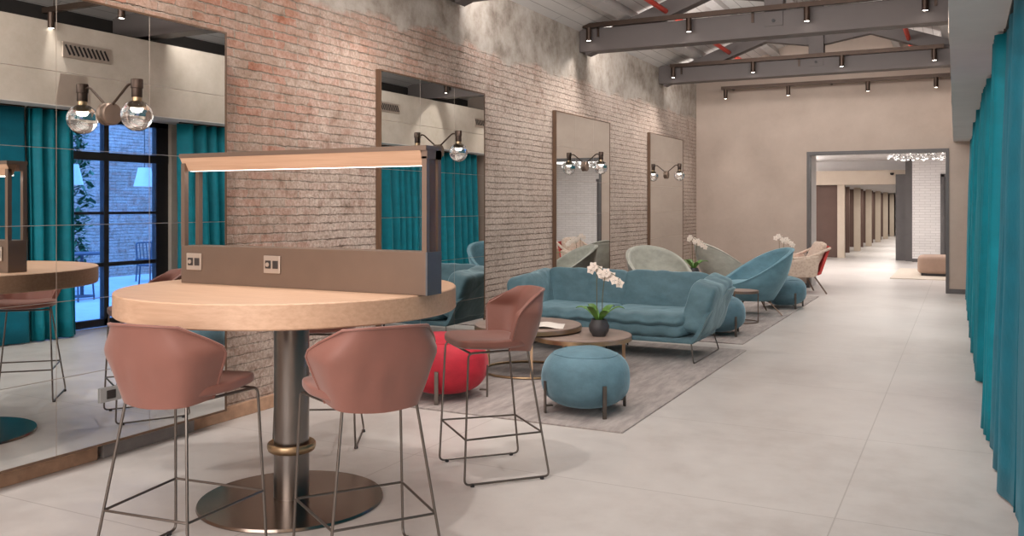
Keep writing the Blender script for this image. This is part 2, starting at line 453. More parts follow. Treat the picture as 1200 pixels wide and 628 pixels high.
def tag(o, label, cat, group=None):
    o['label'] = label; o['category'] = cat
    if group: o['group'] = group
    return o
def thing(name, label, cat, loc=(0, 0, 0), rz=0.0, group=None):
    o = bpy.data.objects.new(name, None); COL.objects.link(o)
    o.empty_display_size = 0.1
    o.location = loc; o.rotation_euler = (0, 0, rz)
    return tag(o, label, cat, group)
CH = {}
def kids(o): return [c for c in bpy.data.objects if c.parent is o]
def dup(root, loc, rz, label, group=None):
    def rec(o, par):
        c = o.copy(); COL.objects.link(c)
        if par is not None: c.parent = par
        for k in kids(o): rec(k, c)
        return c
    r = rec(root, None)
    r.location = loc; r.rotation_euler = (0, 0, rz); r['label'] = label
    if group: r['group'] = group
    return r
def S(name, mb, mat, smooth=False):
    return mb.build(name, mat, None, smooth, kind='structure')
def lamp_spot(parent, loc, target, power, size=70, blend=0.6, rad=0.03, colr=WARM):
    l = bpy.data.lights.new('spot_light', 'SPOT'); l.energy = power; l.spot_size = radians(size); l.spot_blend = blend
    l.shadow_soft_size = rad; l.color = colr
    o = bpy.data.objects.new('spot_light', l); COL.objects.link(o)
    o.location = loc
    o.rotation_euler = (Vector(target) - Vector(loc)).to_track_quat('-Z', 'Y').to_euler()
    o.parent = parent
    return o
def lamp_point(parent, loc, power, rad=0.03, colr=WARM):
    l = bpy.data.lights.new('bulb_light', 'POINT'); l.energy = power; l.shadow_soft_size = rad; l.color = colr
    o = bpy.data.objects.new('bulb_light', l); COL.objects.link(o); o.location = loc; o.parent = parent
    return o

# ------------------------------------------------------------------ room shell
XL = -4.60                      # brick wall face
YF = 16.9                       # far wall face
RIDGE_X, RIDGE_Z, EAVE_Z, SL = -2.05, 4.77, 3.84, 0.365
def bx(y): return -0.035 - 0.0072 * y      # face of the bulkhead over the curtains
S('floor', MB().lo((-8, -4, -0.12), (0.62, 62, 0)), M['floor'])
S('wall_left', MB().lo((XL - 0.3, -4, 0), (XL, YF, EAVE_Z)), M['brick'])
# far wall with the wide doorway, and its gable
DX0, DX1, DH = -2.55, -0.22, 2.48
mb = MB()
mb.lo((XL - 0.3, YF, 0), (DX0, YF + 0.95, EAVE_Z)).lo((DX1, YF, 0), (0.8, YF + 0.95, EAVE_Z)).lo((DX0, YF, DH), (DX1, YF + 0.95, EAVE_Z))
mb.prism([(XL - 0.3, EAVE_Z), (0.8, EAVE_Z), (0.8, EAVE_Z + 0.03), (RIDGE_X, RIDGE_Z + 0.12), (XL - 0.3, EAVE_Z + 0.03)], YF, YF + 0.3, 'y')
S('wall_back', mb, M['plaster'])
mb = MB()
mb.lo((DX0, YF - 0.02, 0), (DX0 + 0.05, YF + 0.2, DH)).lo((DX1 - 0.05, YF - 0.02, 0), (DX1, YF + 0.2, DH)).lo((DX0, YF - 0.021, DH - 0.06), (DX1, YF + 0.2, DH))
S('trim_1', mb, M['dark'])
S('baseboard_back', MB().lo((DX1, YF - 0.015, 0), (0.3, YF, 0.08)).lo((XL, YF - 0.015, 0), (DX0, YF, 0.08)), M['dark'])
S('trim_2', MB().lo((DX0 + 0.002, YF + 0.2, 0), (DX0 + 0.03, YF + 0.95, DH - 0.02)), M['white'])
# wall behind the viewer
S('wall_front', MB().lo((XL - 0.3, -4.2, 0), (0.8, -4, 4.9)), M['plaster'])
# right wall: opening with steel window between two curtains
WY0, WY1, RXI = 6.60, 8.55, 0.58
mb = MB()
mb.lo((RXI, -4, 0), (RXI + 0.25, WY0, 2.6)).lo((RXI, WY1, 0), (RXI + 0.25, YF, 2.6))
S('wall_right', mb, M['bulkhead'])
S('wall_right_upper', MB().lo((RXI, -4, 3.5), (RXI + 0.25, YF, 3.9)), M['void'])
mb = MB()
mb.prism([(bx(-4), -4), (RXI + 0.25, -4), (RXI + 0.25, YF), (bx(YF), YF)], 2.6, 3.5, 'z')
S('trim_3', mb, M['bulkhead'])
S('trim_12', MB().prism([(bx(-4), -4), (RXI, -4), (RXI, YF), (bx(YF), YF)], 2.592, 2.6, 'z'), M['white'])  # soffit skin coloured white to stand in for light bounced off the floor
S('trim_4', MB().prism([(bx(-4) + 0.02, -4), (RXI, -4), (RXI, YF), (bx(YF) + 0.02, YF)], 3.5, 3.515, 'z'), M['void'])
# roof
mb = MB()
for sgn in (1,):
    mb.prism([(XL - 0.3, RIDGE_Z - SL * 2.85), (RIDGE_X, RIDGE_Z), (RIDGE_X, RIDGE_Z + 0.1), (XL - 0.3, RIDGE_Z - SL * 2.85 + 0.1)], -4, YF + 0.3, 'y')
    mb.prism([(RIDGE_X, RIDGE_Z), (0.85, RIDGE_Z - SL * 2.9), (0.85, RIDGE_Z - SL * 2.9 + 0.1), (RIDGE_X, RIDGE_Z + 0.1)], -4, YF + 0.3, 'y')
S('ceiling', mb, M['ceiling'])

# plinth under the first mirror: old brick and grey stone
mb = MB().lo((XL - 0.02, 1.6, 0), (XL + 0.045, 3.56, 0.118), 0.004)
S('baseboard_left', mb, M['clay'])
S('trim_5', MB().lo((XL - 0.02, 3.60, 0), (XL + 0.045, 4.30, 0.118), 0.004), M['stone'])
S('trim_6', MB().lo((XL - 0.02, 4.305, 0), (XL + 0.03, 5.2, 0.095), 0.006), M['clay'])

# ------------------------------------------------------------------ far rooms beyond the doorway
FY = YF + 0.95
S('ceiling_far_room', MB().lo((-8, FY, 2.78), (4, 30, 2.9)), M['white'])
S('ceiling_corridor', MB().lo((-8, 27.3, 2.12), (-1.2, 62, 2.2)), M['white'])
S('floor_far_room', MB().lo((0.62, FY, -0.12), (4, 62, 0)), M['floor'])
S('wall_far_left', MB().lo((-5.2, FY, 0), (-5.0, 62, 2.8)), M['white'])
S('wall_far_front', MB().lo((0.8, FY - 0.15, 0), (2.8, FY, 2.9)), M['white'])
S('wall_far_right', MB().lo((2.6, FY, 0), (2.8, 30, 2.8)), M['white'])
S('wall_corridor', MB().lo((-5.0, 27.2, 0), (-3.24, 27.35, 2.12)), M['brown_panel'])
S('trim_7', MB().lo((-5.0, 27.0, 2.10), (-1.42, 27.3, 2.50)), M['pillar'])
S('wall_corridor_end', MB().lo((-5.0, 58, 0), (-1.2, 58.2, 2.12)), M['brown_panel'])
S('wall_corridor_right', MB().lo((-1.40, 26.25, 0), (-1.22, 58, 2.8)), M['dark'])
S('trim_8', MB().lo((-1.66, 26.5, 0), (-1.30, 27.0, 2.36)).lo((-1.31, 26.3, 0), (-1.22, 27.0, 2.30)), M['dark'])
S('trim_9', MB().lo((-5.0, 27.25, 2.50), (-1.2, 27.4, 2.8)), M['white'])
mb = MB().lo((-1.22, 26.0, 0), (-0.52, 26.25, 2.8)).lo((1.15, 26.0, 0), (2.6, 26.25, 2.8)).lo((-0.52, 26.0, 2.32), (1.15, 26.25, 2.8))
S('wall_far', mb, M['white_brick'])
d = S('door_1', MB().lo((-0.52, 26.05, 0), (1.15, 26.12, 2.32)).lo((-0.54, 25.97, 0), (-0.45, 26.06, 2.32)).lo((-0.54, 25.97, 2.26), (1.15, 26.06, 2.34)), M['dark'])
MB().rod([(-0.36, 26.05, 1.0), (-0.36, 25.99, 1.0), (-0.24, 25.99, 1.0)], 0.012, 0.02).build('door_handle', M['steel'], d)
S('baseboard_far', MB().lo((-1.22, 25.98, 0), (-0.54, 26.0, 0.09)), M['dark'])
ords = ['first', 'second', 'third', 'fourth', 'fifth', 'sixth', 'seventh']
for i in range(7):
    y = 27.36 + i * 4.0
    x0, y0 = -3.24, (27.05 if i == 0 else y)
    p = MB().lo((x0, y0, 0), (x0 + 0.20, y0 + 0.16, 2.10), 0.006).build('corridor_pillar', M['pillar'], None, False)
    tag(p, 'beige pillar on the left of the corridor beyond the doorway, %s from the near end' % ords[i], 'pillar', 'corridor pillars')
    q = MB().lo((-5.0, y0 + 3.0, 0), (x0 + 0.0, y0 + 3.12, 2.1)).build('corridor_partition', M['brown_panel'], None, False)
    tag(q, 'dark brown partition panel behind the %s beige corridor pillar' % ords[i], 'partition', 'corridor partitions')

rg = MB().box((0.1, 21.4, 0.008), (2.9, 3.2, 0.016), None, 0.004).build('area_rug', M['rug2'])
tag(rg, 'pale beige rug under the taupe ottoman beyond the doorway', 'rug')
ot = thing('bench_ottoman', 'low taupe upholstered block ottoman on the pale rug beyond the doorway', 'ottoman', (-0.20, 21.15, 0.016))
MB().cushion((1.35, 1.0, 0.38), 9, TR(0, 0, 0.23), 0.004, 3, 12).build('seat', M['taupe'], ot)
MB().box((0, 0, 0.025), (1.2, 0.86, 0.05), None, 0.004).build('plinth', M['black'], ot)

ch = thing('chandelier', 'clear glass chandelier at the ceiling of the room beyond the doorway', 'chandelier', (-0.78, 20.4, 2.78))
MB().tube([(0, 0, 0), (0, 0, -0.16)], 0.02).build('hanging_rod', M['steel'], ch)
MB().lathe([(0.0, -0.14), (0.56, -0.14), (0.56, -0.16), (0.0, -0.16)], (0, 0, 0), 32).build('ceiling_plate', M['steel'], ch)
dm = None
for i in range(60):
    a = i * 2.39996; r = 0.07 + 0.52 * math.sqrt(i / 60)
    loc = (r * cos(a) * 1.1, r * sin(a), -0.20 - 0.11 * random.random())
    if dm is None:
        dm = MB().lathe([(0, 0.05), (0.006, 0.045), (0.006, 0.03), (0.035, 0.0), (0.03, -0.03), (0, -0.05)], (0, 0, 0), 10).build('glass_drop', M['glass'], ch)
        o = dm
    else:
        o = dm.copy(); COL.objects.link(o)
    o.location = loc
for k in range(6):
    o = MB().lathe([(0, 0.02), (0.014, 0.01), (0.014, -0.01), (0, -0.02)], (0.4 * cos(k * pi / 3), 0.4 * sin(k * pi / 3), -0.19), 10).build('bulb', M['bulb'], ch)
lamp_point(ch, (0, 0, -0.36), 10, 0.05)

# small dome camera and red notice on the white wall
o = MB().lathe([(0, 0), (0.05, 0), (0.055, -0.02), (0.04, -0.055), (0, -0.07)], (-1.78, 26.96, 2.42), 16).build('security_camera', M['black'])
tag(o, 'small black dome security camera on the beige lintel over the corridor', 'camera')

# ------------------------------------------------------------------ roof trusses, purlins, pipes
def truss(y, label):
    t = thing('roof_truss', label, 'truss', (0, y, 0), 0, 'roof trusses')
    zb, zt, th = 3.56, 3.86, 0.24
    xr = 0.55 if y < 10 else bx(y) - 0.005
    xr = 0.55
    MB().lo((XL + 0.005, -th / 2, zb), (xr, th / 2, zt), 0.006).build('tie_beam', M['beam'], t, False)
    def raf(x0, z0, x1, z1):
        n = Vector((-(z1 - z0), 0, x1 - x0)).normalized() * 0.2
        if n.z > 0: n = -n
        return MB().prism([(x0, z0), (x1, z1), (x1 + n.x, z1 + n.z), (x0 + n.x, z0 + n.z)], -0.09, 0.09, 'y')
    raf(XL + 0.02, RIDGE_Z - SL * 2.53 - 0.14, RIDGE_X, RIDGE_Z - 0.14).build('rafter', M['beam'], t, False)
    raf(RIDGE_X, RIDGE_Z - 0.14, 0.5, RIDGE_Z - 0.14 - SL * 2.55).build('rafter', M['beam'], t, False)
    MB().lo((RIDGE_X - 0.11, -0.135, zb + 0.12), (RIDGE_X + 0.11, 0.085, RIDGE_Z - 0.15)).build('king_post', M['beam'], t, False)
    MB().lathe([(0, 0), (0.02, 0), (0.02, 0.02), (0, 0.02)], (0, 0, 0), 8).build('bolt', M['black'], t).matrix_local = TR(RIDGE_X, -0.135, zb + 0.18) @ RX(pi / 2)
    for s in (-1, 1):
        MB().prism([(RIDGE_X + s * 0.10, 4.02), (RIDGE_X + s * 0.10, 4.18), (RIDGE_X + s * 1.05, 4.30), (RIDGE_X + s * 1.2, 4.20)] if s > 0 else
                   [(RIDGE_X + s * 0.10, 4.18), (RIDGE_X + s * 0.10, 4.02), (RIDGE_X + s * 1.2, 4.20), (RIDGE_X + s * 1.05, 4.30)], -0.07, 0.07, 'y').build('strut', M['beam'], t, False)
    return t
truss(7.72, 'grey roof truss cropped by the top edge, nearest to the viewer')
truss(11.15, 'grey roof truss with its full tie beam in view, second from the viewer')
truss(14.62, 'grey roof truss closest to the far wall, smallest in the picture')
for i, x in enumerate((-3.95, -3.1, -2.35, -1.75, -1.0, -0.2)):
    zr = RIDGE_Z - SL * abs(x - RIDGE_X)
    o = MB().box((x, 6.6, zr - 0.065), (0.13, 20.55, 0.15), Matrix.Rotation(math.atan(SL) * (1 if x > RIDGE_X else -1), 3, 'Y')).build('roof_purlin', M['purlin'], None, False)
    tag(o, 'light grey roof purlin running lengthwise, %s counted from the brick wall' % ords[i], 'purlin', 'roof purlins')
for x, lab in ((-3.41, 'red sprinkler pipe under the left roof slope'), (-0.73, 'red sprinkler pipe under the right roof slope')):
    zr = 4.0
    o = MB().tube([(x, -3.5, zr), (x, YF, zr)], 0.033, 12).build('sprinkler_pipe', M['pipe'])
    tag(o, lab, 'pipe', 'red sprinkler pipes')

# ------------------------------------------------------------------ track lights
def track(y, x0, x1, z, xs, label, targets, hang):
    """hang: 'beam' -> brackets going back to the beam, 'wall', 'rod'"""
    t = thing('track_light', label, 'track light', (0, y, z), 0, 'ceiling track lights')
    MB().lo((x0, -0.026, -0.030), (x1, 0.026, 0.030)).build('rail', M['bronze'], t, False)
    for f in (0.04, 0.5, 0.96):
        x = x0 + (x1 - x0) * f
        m = MB()
        if hang == 'beam': m.lo((x - 0.015, 0.0, -0.016), (x + 0.015, 0.10, 0.0)).lo((x - 0.015, 0.085, -0.14), (x + 0.015, 0.115, 0.0))
        elif hang == 'wall': m.lo((x - 0.012, 0.02, -0.012), (x + 0.012, YF - y, 0.012))
        else:
            zr = RIDGE_Z - SL * abs(x - RIDGE_X)
            m.tube([(x, 0, 0.02), (x, 0, zr - z + 0.02)], 0.006)
        m.build('bracket', M['bronze'], t, False)
    for x, tg in zip(xs, targets):
        h = MB().lathe([(0.0, -0.01), (0.02, -0.01), (0.02, -0.03), (0.036, -0.03), (0.036, -0.20), (0.030, -0.20), (0.030, -0.19), (0, -0.19)], (x, 0, 0), 16).build('spot_head', M['bronze'], t)
        MB().lathe([(0, -0.192), (0.029, -0.192), (0.029, -0.197), (0, -0.197)], (x, 0, 0), 14).build('lens', M['lens'], h)
        if tg is not None:
            lamp_spot(t, (x, 0, -0.22), (tg[0], tg[1] - y, tg[2] - z), TRACK_W * tg[3], tg[4], 0.7, 0.04)
    return t
track(10.93, -4.50, -0.10, 3.88, (-4.42, -3.07, -1.65, -0.38), 'dark bronze track with four spots along the nearer full roof beam',
      [(-4.3, 9.6, 0.5, 0.2, 80), (-4.6, 10.0, 1.0, 1.3, 100), (-1.9, 10.2, 0, 0.7, 90), (0.10, 10.2, 1.0, 0.8, 80)], 'beam')
track(14.40, -4.36, -0.25, 3.83, (-4.31, -3.00, -1.66, -0.38), 'dark bronze track with four spots along the roof beam nearest the far wall',
      [(-4.2, 13.4, 0.5, 0.2, 80), (-4.6, 13.4, 1.0, 1.2, 100), (-1.6, 13.6, 0, 0.8, 90), (0.15, 13.9, 1.2, 0.9, 80)], 'beam')
track(16.55, -4.03, -0.20, 3.69, (-3.95, -2.82, -1.48, -0.41), 'dark bronze track with four spots just in front of the far wall',
      [(-3.7, 15.6, 0, 0.5, 80), (-2.7, 15.4, 0, 0.5, 80), (-1.4, 15.2, 0, 0.5, 80), (-0.4, 15.0, 0, 0.4, 80)], 'wall')
track(6.30, -4.1, 0.02, 3.62, (-4.05, -2.6, -1.2, -0.10), 'dark bronze track with spots seen only in the tall tiled mirror',
      [(-4.5, 5.6, 0.6, 0.25, 90), (-4.6, 6.0, 0.9, 1.1, 110), (-1.5, 6.2, 0, 0.8, 90), (-0.04, 6.45, 2.7, 0.3, 60)], 'rod')
track(3.60, -4.1, -0.3, 3.80, (-3.9, -2.4, -1.0), 'dark bronze track with spots above the high table',
      [(-4.4, 4.6, 1.2, 0.6, 90), (-2.2, 3.9, 0, 0.8, 85), (-0.1, 6.4, 2.4, 0.9, 100)], 'rod')

# ------------------------------------------------------------------ mirrors and sconces
XM = -4.553
def mirror(y0, cols, label, xm=None, z0=0.10, hgt=2.585):
    wd = 1.88; xm = XM if xm is None else xm; bk = XL - xm + 0.001
    t = thing('wall_mirror', label, 'mirror', (xm, y0, z0), 0, 'tall wall mirrors')
    m = MB()
    tw = wd / cols; rows = 6; th = hgt / rows; g = 0.0018
    for i in range(cols):
        for j in range(rows):
            m.box((-0.006, (i + 0.5) * tw, (j + 0.5) * th), (0.012, tw - 2 * g, th - 2 * g))
    m.build('mirror_glass', M['mirror'], t, False)
    f = MB()
    f.lo((bk, 0, 0), (-0.0015, wd, hgt))
    f.build('backing_board', M['plate'], t, False)
    f = MB().lo((bk, -0.018, -0.012), (0.004, 0.0, hgt + 0.012)).lo((bk, wd, -0.012), (0.004, wd + 0.012, hgt + 0.012)).lo((bk, 0.0, hgt), (0.004, wd, hgt + 0.012)).lo((bk, 0, -0.012), (0.004, wd, 0))
    f.build('frame', M['frame_brown'], t, False)
    return t
XM1 = -4.45
mirror(2.59, 3, 'tall tiled mirror at the left edge, above the grey stone plinth', XM1, 0.122, 2.54)
mirror(6.42, 3, 'tall tiled mirror behind the high table reflecting teal curtains')
mirror(10.18, 3, 'tall mirror over the sofa reflecting the white room beyond the doorway')
mirror(13.93, 3, 'tall mirror nearest the far wall reflecting plain beige plaster')
def sconce():
    t = thing('wall_sconce', '', 'wall lamp', (0, 0, 0), 0, 'glass globe wall sconces')
    o = MB().lathe([(0, 0), (0.062, 0), (0.066, 0.006), (0.066, 0.03), (0.060, 0.036), (0, 0.036)], (0, 0, 0), 28).build('back_plate', M['champagne'], t)
    o.matrix_local = TR(0.0, 0, 0.02) @ RY(pi / 2)
    MB().rod([(0.03, 0, 0.075), (0.17, 0, 0.19), (0.232, 0, 0.17)], 0.0075, 0.06).build('arm', M['bronze'], t)
    MB().lathe([(0, 0.105), (0.028, 0.105), (0.030, 0.11), (0.030, 0.155), (0.034, 0.158), (0.034, 0.205), (0.031, 0.21), (0, 0.21)], (0.2325, 0, 0), 18).build('socket', M['bronze'], t)
    gl = MB()
    pr = []
    R = 0.088
    for k in range(15):
        a = radians(22 + (180 - 22) * k / 14); pr.append((R * sin(a), R * cos(a) * 1.02))
    inn = [(max(r - 0.003, 0.0), z * 0.97) for r, z in pr[::-1]]
    pr[-1] = (0.0, pr[-1][1]); inn[0] = (0.0, inn[0][1])
    gl.lathe(pr + inn, (0.2325, 0, 0.0), 28, False)
    # close the rim
    g = gl.build('globe', M['glass'], t)
    MB().lathe([(0, 0.028), (0.025, 0.028), (0.027, 0.034), (0.027, 0.105), (0, 0.105)], (0.2325, 0, 0), 16).build('lamp_holder', M['brass'], t)
    b = MB().lathe([(0, 0.029), (0.016, 0.028), (0.017, 0.018), (0.012, 0.010), (0, 0.007)], (0.2325, 0, 0), 16).build('bulb', M['bulb'], t)
    return t
sc0 = sconce()
sc0.location = (XM1, 3.555, 2.015); sc0['label'] = 'globe wall sconce on the left-edge tiled mirror, largest of the four'
dup(sc0, (XM, 7.36, 2.01), 0, 'globe wall sconce on the mirror just right of the high table frame')
dup(sc0, (XM, 11.12, 2.01), 0, 'globe wall sconce on the mirror showing the white room')
dup(sc0, (XM, 14.80, 2.01), 0, 'globe wall sconce on the beige mirror nearest the far wall')
t = thing('wall_outlet', 'grey power outlet low on the left-edge tiled mirror', 'power outlet', (XM1, 3.56, 0.40))
MB().box((0.006, 0, 0), (0.012, 0.145, 0.085), None, 0.003).build('cover_plate', M['outlet_grey'], t, False)
MB().box((0.013, 0, 0), (0.006, 0.06, 0.05), None, 0.002).build('socket', M['ink'], t, False)

# ------------------------------------------------------------------ right side: vents, speaker, curtains, window
for y, lab in ((6.75, 'left-hand ventilation grille high on the plaster band, in the tiled mirror'), (12.9, 'ventilation grille high on the plaster band, left in the second mirror'), (16.2, 'ventilation grille high on the plaster band, right in the second mirror')):
    t = thing('vent_grille', lab, 'vent', (bx(y), y, 3.22), 0, 'ventilation grilles')
    MB().box((-0.008, 0, 0), (0.016, 0.62, 0.17), None, 0.003).build('grille_frame', M['plate'], t, False)
    for k in range(10):
        MB().box((-0.018, -0.25 + k * 0.055, 0), (0.008, 0.02, 0.12), Matrix.Rotation(0.5, 3, 'X')).build('slat', M['black'], t, False)
t = MB().prism([(6.36, 2.61), (6.80, 2.61), (6.75, 2.95), (6.42, 2.95)], bx(6.6) - 0.005, bx(6.6) + 0.0, 'x').build('wall_fixture', M['plate'], None, False)  # flat trapezoid plate for the wall fixture, gives no light
tag(t, 'grey trapezoid wall fixture above the curtains, in the tiled mirror', 'wall lamp')

def curtain(y0, y1, label, amp0=0.05, amp1=0.085, pleat=0.16, mat='curtain', flare=0.07, seed=0, gath=0.0):
    t = thing('curtain', label, 'curtain', (0, (y0 + y1) / 2, 0), 0, 'teal curtains on the right')
    L = y1 - y0; n = max(60, int(L / 0.016))
    ztop = 2.575; zb = 0.015
    def fn(u, v):
        y = y0 + L * u; z = zb + (ztop - zb) * v
        wob = noise.noise(Vector((y * 1.3 + seed, 0, 0)))
        ph = 2 * pi * (y / pleat + 0.9 * wob)
        am = (amp1 * (1 - v) + amp0 * v) * (0.75 + 0.5 * noise.noise(Vector((y * 2.1, seed + 3, v * 0.7))))
        xc = 0.30 - 0.0072 * y - flare * (1 - v)
        x = xc + am * (sin(ph) + 0.25 * sin(2 * ph + 0.8)) + 0.012 * noise.noise(Vector((y * 3, v * 3, seed)))
        yy = y - (y0 + y1) / 2 + 0.35 * am * cos(ph) 
        return Vector((x, yy, z))
    MB().sheet(fn, n, 14, 0.006).build('curtain_fabric', M[mat], t, True, 180)
    MB().lo((0.27 - 0.0072 * (y0 + L / 2), -L / 2, 2.575), (0.30 - 0.0072 * (y0 + L / 2), L / 2, 2.591)).build('curtain_rail', M['bronze'], t, False)
    return t
curtain(1.2, 4.9, 'plain petrol blue curtain at the right edge, nearest the viewer', 0.012, 0.016, 0.9, 'curtain_plain', 0.04, 1)
curtain(4.92, 6.22, 'smooth petrol curtain panel seen at the left of the tiled mirror', 0.03, 0.045, 0.45, 'curtain_plain', 0.07, 2)
curtain(6.26, 6.86, 'gathered teal curtain on the near side of the steel window', 0.075, 0.10, 0.17, 'curtain', 0.06, 3)
curtain(8.36, 9.75, 'gathered teal curtain on the far side of the steel window', 0.075, 0.10, 0.19, 'curtain', 0.06, 4)
curtain(9.80, 12.6, 'long teal curtain beyond the steel window, middle of the right side', 0.075, 0.10, 0.23, 'curtain', 0.06, 5)
curtain(12.65, 14.7, 'teal curtain reflected left in the mirror behind the high table', 0.08, 0.105, 0.25, 'curtain', 0.06, 6)
curtain(14.78, 16.45, 'teal curtain nearest the far wall, smallest on the right', 0.08, 0.105, 0.25, 'curtain', 0.06, 7)

wn = S('window_1', MB().lo((0.64, WY0, 0), (0.72, WY0 + 0.07, 2.6)).lo((0.64, WY1 - 0.20, 0), (0.72, WY1, 2.6)).lo((0.64, WY0, 2.53), (0.72, WY1, 2.6)).lo((0.64, WY0, 0), (0.72, WY1, 0.09))
       .lo((0.635, WY0, 2.06), (0.725, WY1, 2.16)).lo((0.64, 7.55, 0), (0.72, 7.62, 2.55)).lo((0.65, WY0, 1.39), (0.71, WY1, 1.425)).lo((0.65, WY0, 0.74), (0.71, WY1, 0.79)), M['black'])
for a, b_ in ((WY0 + 0.07, 7.55), (7.62, WY1 - 0.20)):
    for z0, z1 in ((0.09, 0.74), (0.79, 1.39), (1.425, 2.06), (2.16, 2.53)):
        MB().lo((0.677, a, z0), (0.683, b_, z1)).build('pane', M['pane'], wn, False)

# ------------------------------------------------------------------ courtyard seen through the window, in the mirror
S('trim_10', MB().lo((0.84, 2, -0.12), (9, 17.7, -0.01)), M['court_floor'])
S('wall_courtyard', MB().lo((7.2, 2, -0.1), (7.5, 17.7, 7)), M['court_brick'])
def ivy(loc, h, wdt, seed, label):
    t = thing('climbing_plant', label, 'plant', loc)
    rnd = random.Random(seed)
    m = MB()
    for i in range(900):
        z = rnd.random() * h; a = rnd.random() * 2 * pi
        r = wdt * (0.35 + 0.65 * rnd.random()) * (0.6 + 0.4 * sin(pi * z / h))
        c = Vector((r * cos(a) * 0.6, r * sin(a), z + 0.1)); s = 0.05 + rnd.random() * 0.06
        d = Vector((rnd.uniform(-1, 1), rnd.uniform(-1, 1), rnd.uniform(-0.6, 0.6))).normalized(); e = d.cross(Vector((0, 0, 1))).normalized()
        n = d.cross(e)
        vs = [m.b.verts.new(c + d * s), m.b.verts.new(c + e * s * 0.5 + n * s * 0.12), m.b.verts.new(c - d * s), m.b.verts.new(c - e * s * 0.5 + n * s * 0.12)]
        m.b.faces.new(vs)
    m.build('foliage', M['ivy'], t, False)
    MB().tube([(0, 0, 0), (0.03, 0.02, h * 0.5), (0, 0, h)], [0.03, 0.02, 0.01]).build('stem', M['stem'], t)
ivy((5.0, 10.35, -0.01), 2.9, 0.40, 3, 'leafy climbing plant in the courtyard behind the window, in the tiled mirror')
def court_chair():
    t = thing('outdoor_chair', '', 'chair', (0, 0, -0.01), 0, 'courtyard chairs')
    MB().box((0, 0, 0.44), (0.46, 0.46, 0.03), None, 0.008).build('seat', M['court_wood'], t, False)
    m = MB().rod([(-0.22, -0.24, 0.45), (-0.22, -0.28, 0.84), (0.22, -0.28, 0.84), (0.22, -0.24, 0.45)], 0.015, 0.06)
    for k in range(4): m.rod([(-0.13 + k * 0.088, -0.24, 0.45), (-0.13 + k * 0.088, -0.28, 0.83)], 0.008)
    m.build('backrest', M['court_wood'], t)
    for x in (-0.2, 0.2):
        for y in (-0.2, 0.2): MB().tube([(x, y, 0.43), (x * 1.1, y * 1.1, 0)], 0.014).build('leg', M['court_wood'], t)
    return t
cc = court_chair(); cc.location = (3.7, 9.4, -0.01); cc.rotation_euler = (0, 0, 1.2)
cc['label'] = 'dark outdoor chair in the courtyard, nearest behind the window'
for k, (x, y, r, lb) in enumerate(((4.6, 9.0, -1.8, 'dark outdoor chair in the courtyard, on the wall side of its table'), (4.1, 11.4, 1.4, 'dark outdoor chair in the courtyard, at the near side of the second table'),
                                   (5.6, 12.6, -1.5, 'dark outdoor chair in the courtyard, beside the brick wall at the second table'), (4.4, 14.0, 0.4, 'dark outdoor chair in the courtyard, farthest from the window'))):
    dup(cc, (x, y, -0.01), r, lb)
def court_table():
    t = thing('outdoor_table', '', 'table', (0, 0, -0.01), 0, 'courtyard tables')
    MB().lathe([(0, 0.70), (0.38, 0.70), (0.385, 0.715), (0.38, 0.73), (0, 0.73)], (0, 0, 0), 24).build('tabletop', M['court_wood'], t)
    MB().lathe([(0.2, 0), (0.2, 0.015), (0.03, 0.03), (0.025, 0.70), (0.0, 0.70)], (0, 0, 0), 16).build('pedestal', M['court_wood'], t)
    return t
ct = court_table(); ct.location = (4.15, 9.9, -0.01); ct['label'] = 'dark round outdoor table in the courtyard, closest to the window'
dup(ct, (4.7, 12.9, -0.01), 0, 'dark round outdoor table in the courtyard, beside the far chairs')
MB_w = MB().tube([(3.2, 3, 3.3), (3.2, 17, 3.3)], 0.006).build('lamp_cable', M['black'])
tag(MB_w, 'thin overhead cable carrying the courtyard lamps', 'cable')
S('trim_11', MB().tube([(3.2, 2.97, -0.01), (3.2, 2.97, 3.4)], 0.03).tube([(3.2, 17.03, -0.01), (3.2, 17.03, 3.4)], 0.03), M['black'])
def pend():
    t = thing('pendant_lamp', '', 'lamp', (0, 0, 0), 0, 'courtyard pendant lamps')
    m = MB().sheet(lambda u, v: Vector(((0.10 + 0.07 * (1 - v)) * cos(2 * pi * u), (0.10 + 0.07 * (1 - v)) * sin(2 * pi * u), -0.16 + 0.30 * v)), 25, 6, -0.006)
    m.build('lamp_shade', M['shade'], t)
    MB().tube([(0, 0, 0.12), (0, 0, 1.312)], 0.006).build('cord', M['black'], t)
    MB().lathe([(0, 0.12), (0.05, 0.12), (0.1, 0.14), (0.1, 0.15), (0, 0.15)], (0, 0, 0), 20).build('cap', M['shade'], t)
    MB().lathe([(0, -0.06), (0.03, -0.05), (0.035, 0.0), (0.02, 0.04), (0, 0.05)], (0, 0, 0), 12).build('bulb', M['bulb'], t)
    return t
pl = pend(); pl.location = (3.2, 10.35, 1.98); pl['label'] = 'white pendant lamp in the courtyard, right of the window mullion in the mirror'
dup(pl, (3.2, 9.0, 1.98), 0, 'white pendant lamp in the courtyard, left of the window mullion in the mirror')

# ------------------------------------------------------------------ rugs
def rug(x0, x1, y0, y1, label):
    o = MB().lo((x0, y0, 0), (x1, y1, 0.012), 0.004).build('area_rug', M['rug'], None, False)
    tag(o, label, 'rug', 'grey lounge rugs'); return o
rug(-4.45, -2.0, 5.53, 9.28, 'mottled grey rug under the teal sofa, nearer of the two')
rug(-4.45, -2.12, 9.66, 15.3, 'mottled grey rug under the tub armchairs, beyond the sofa')
RZ0 = 0.012

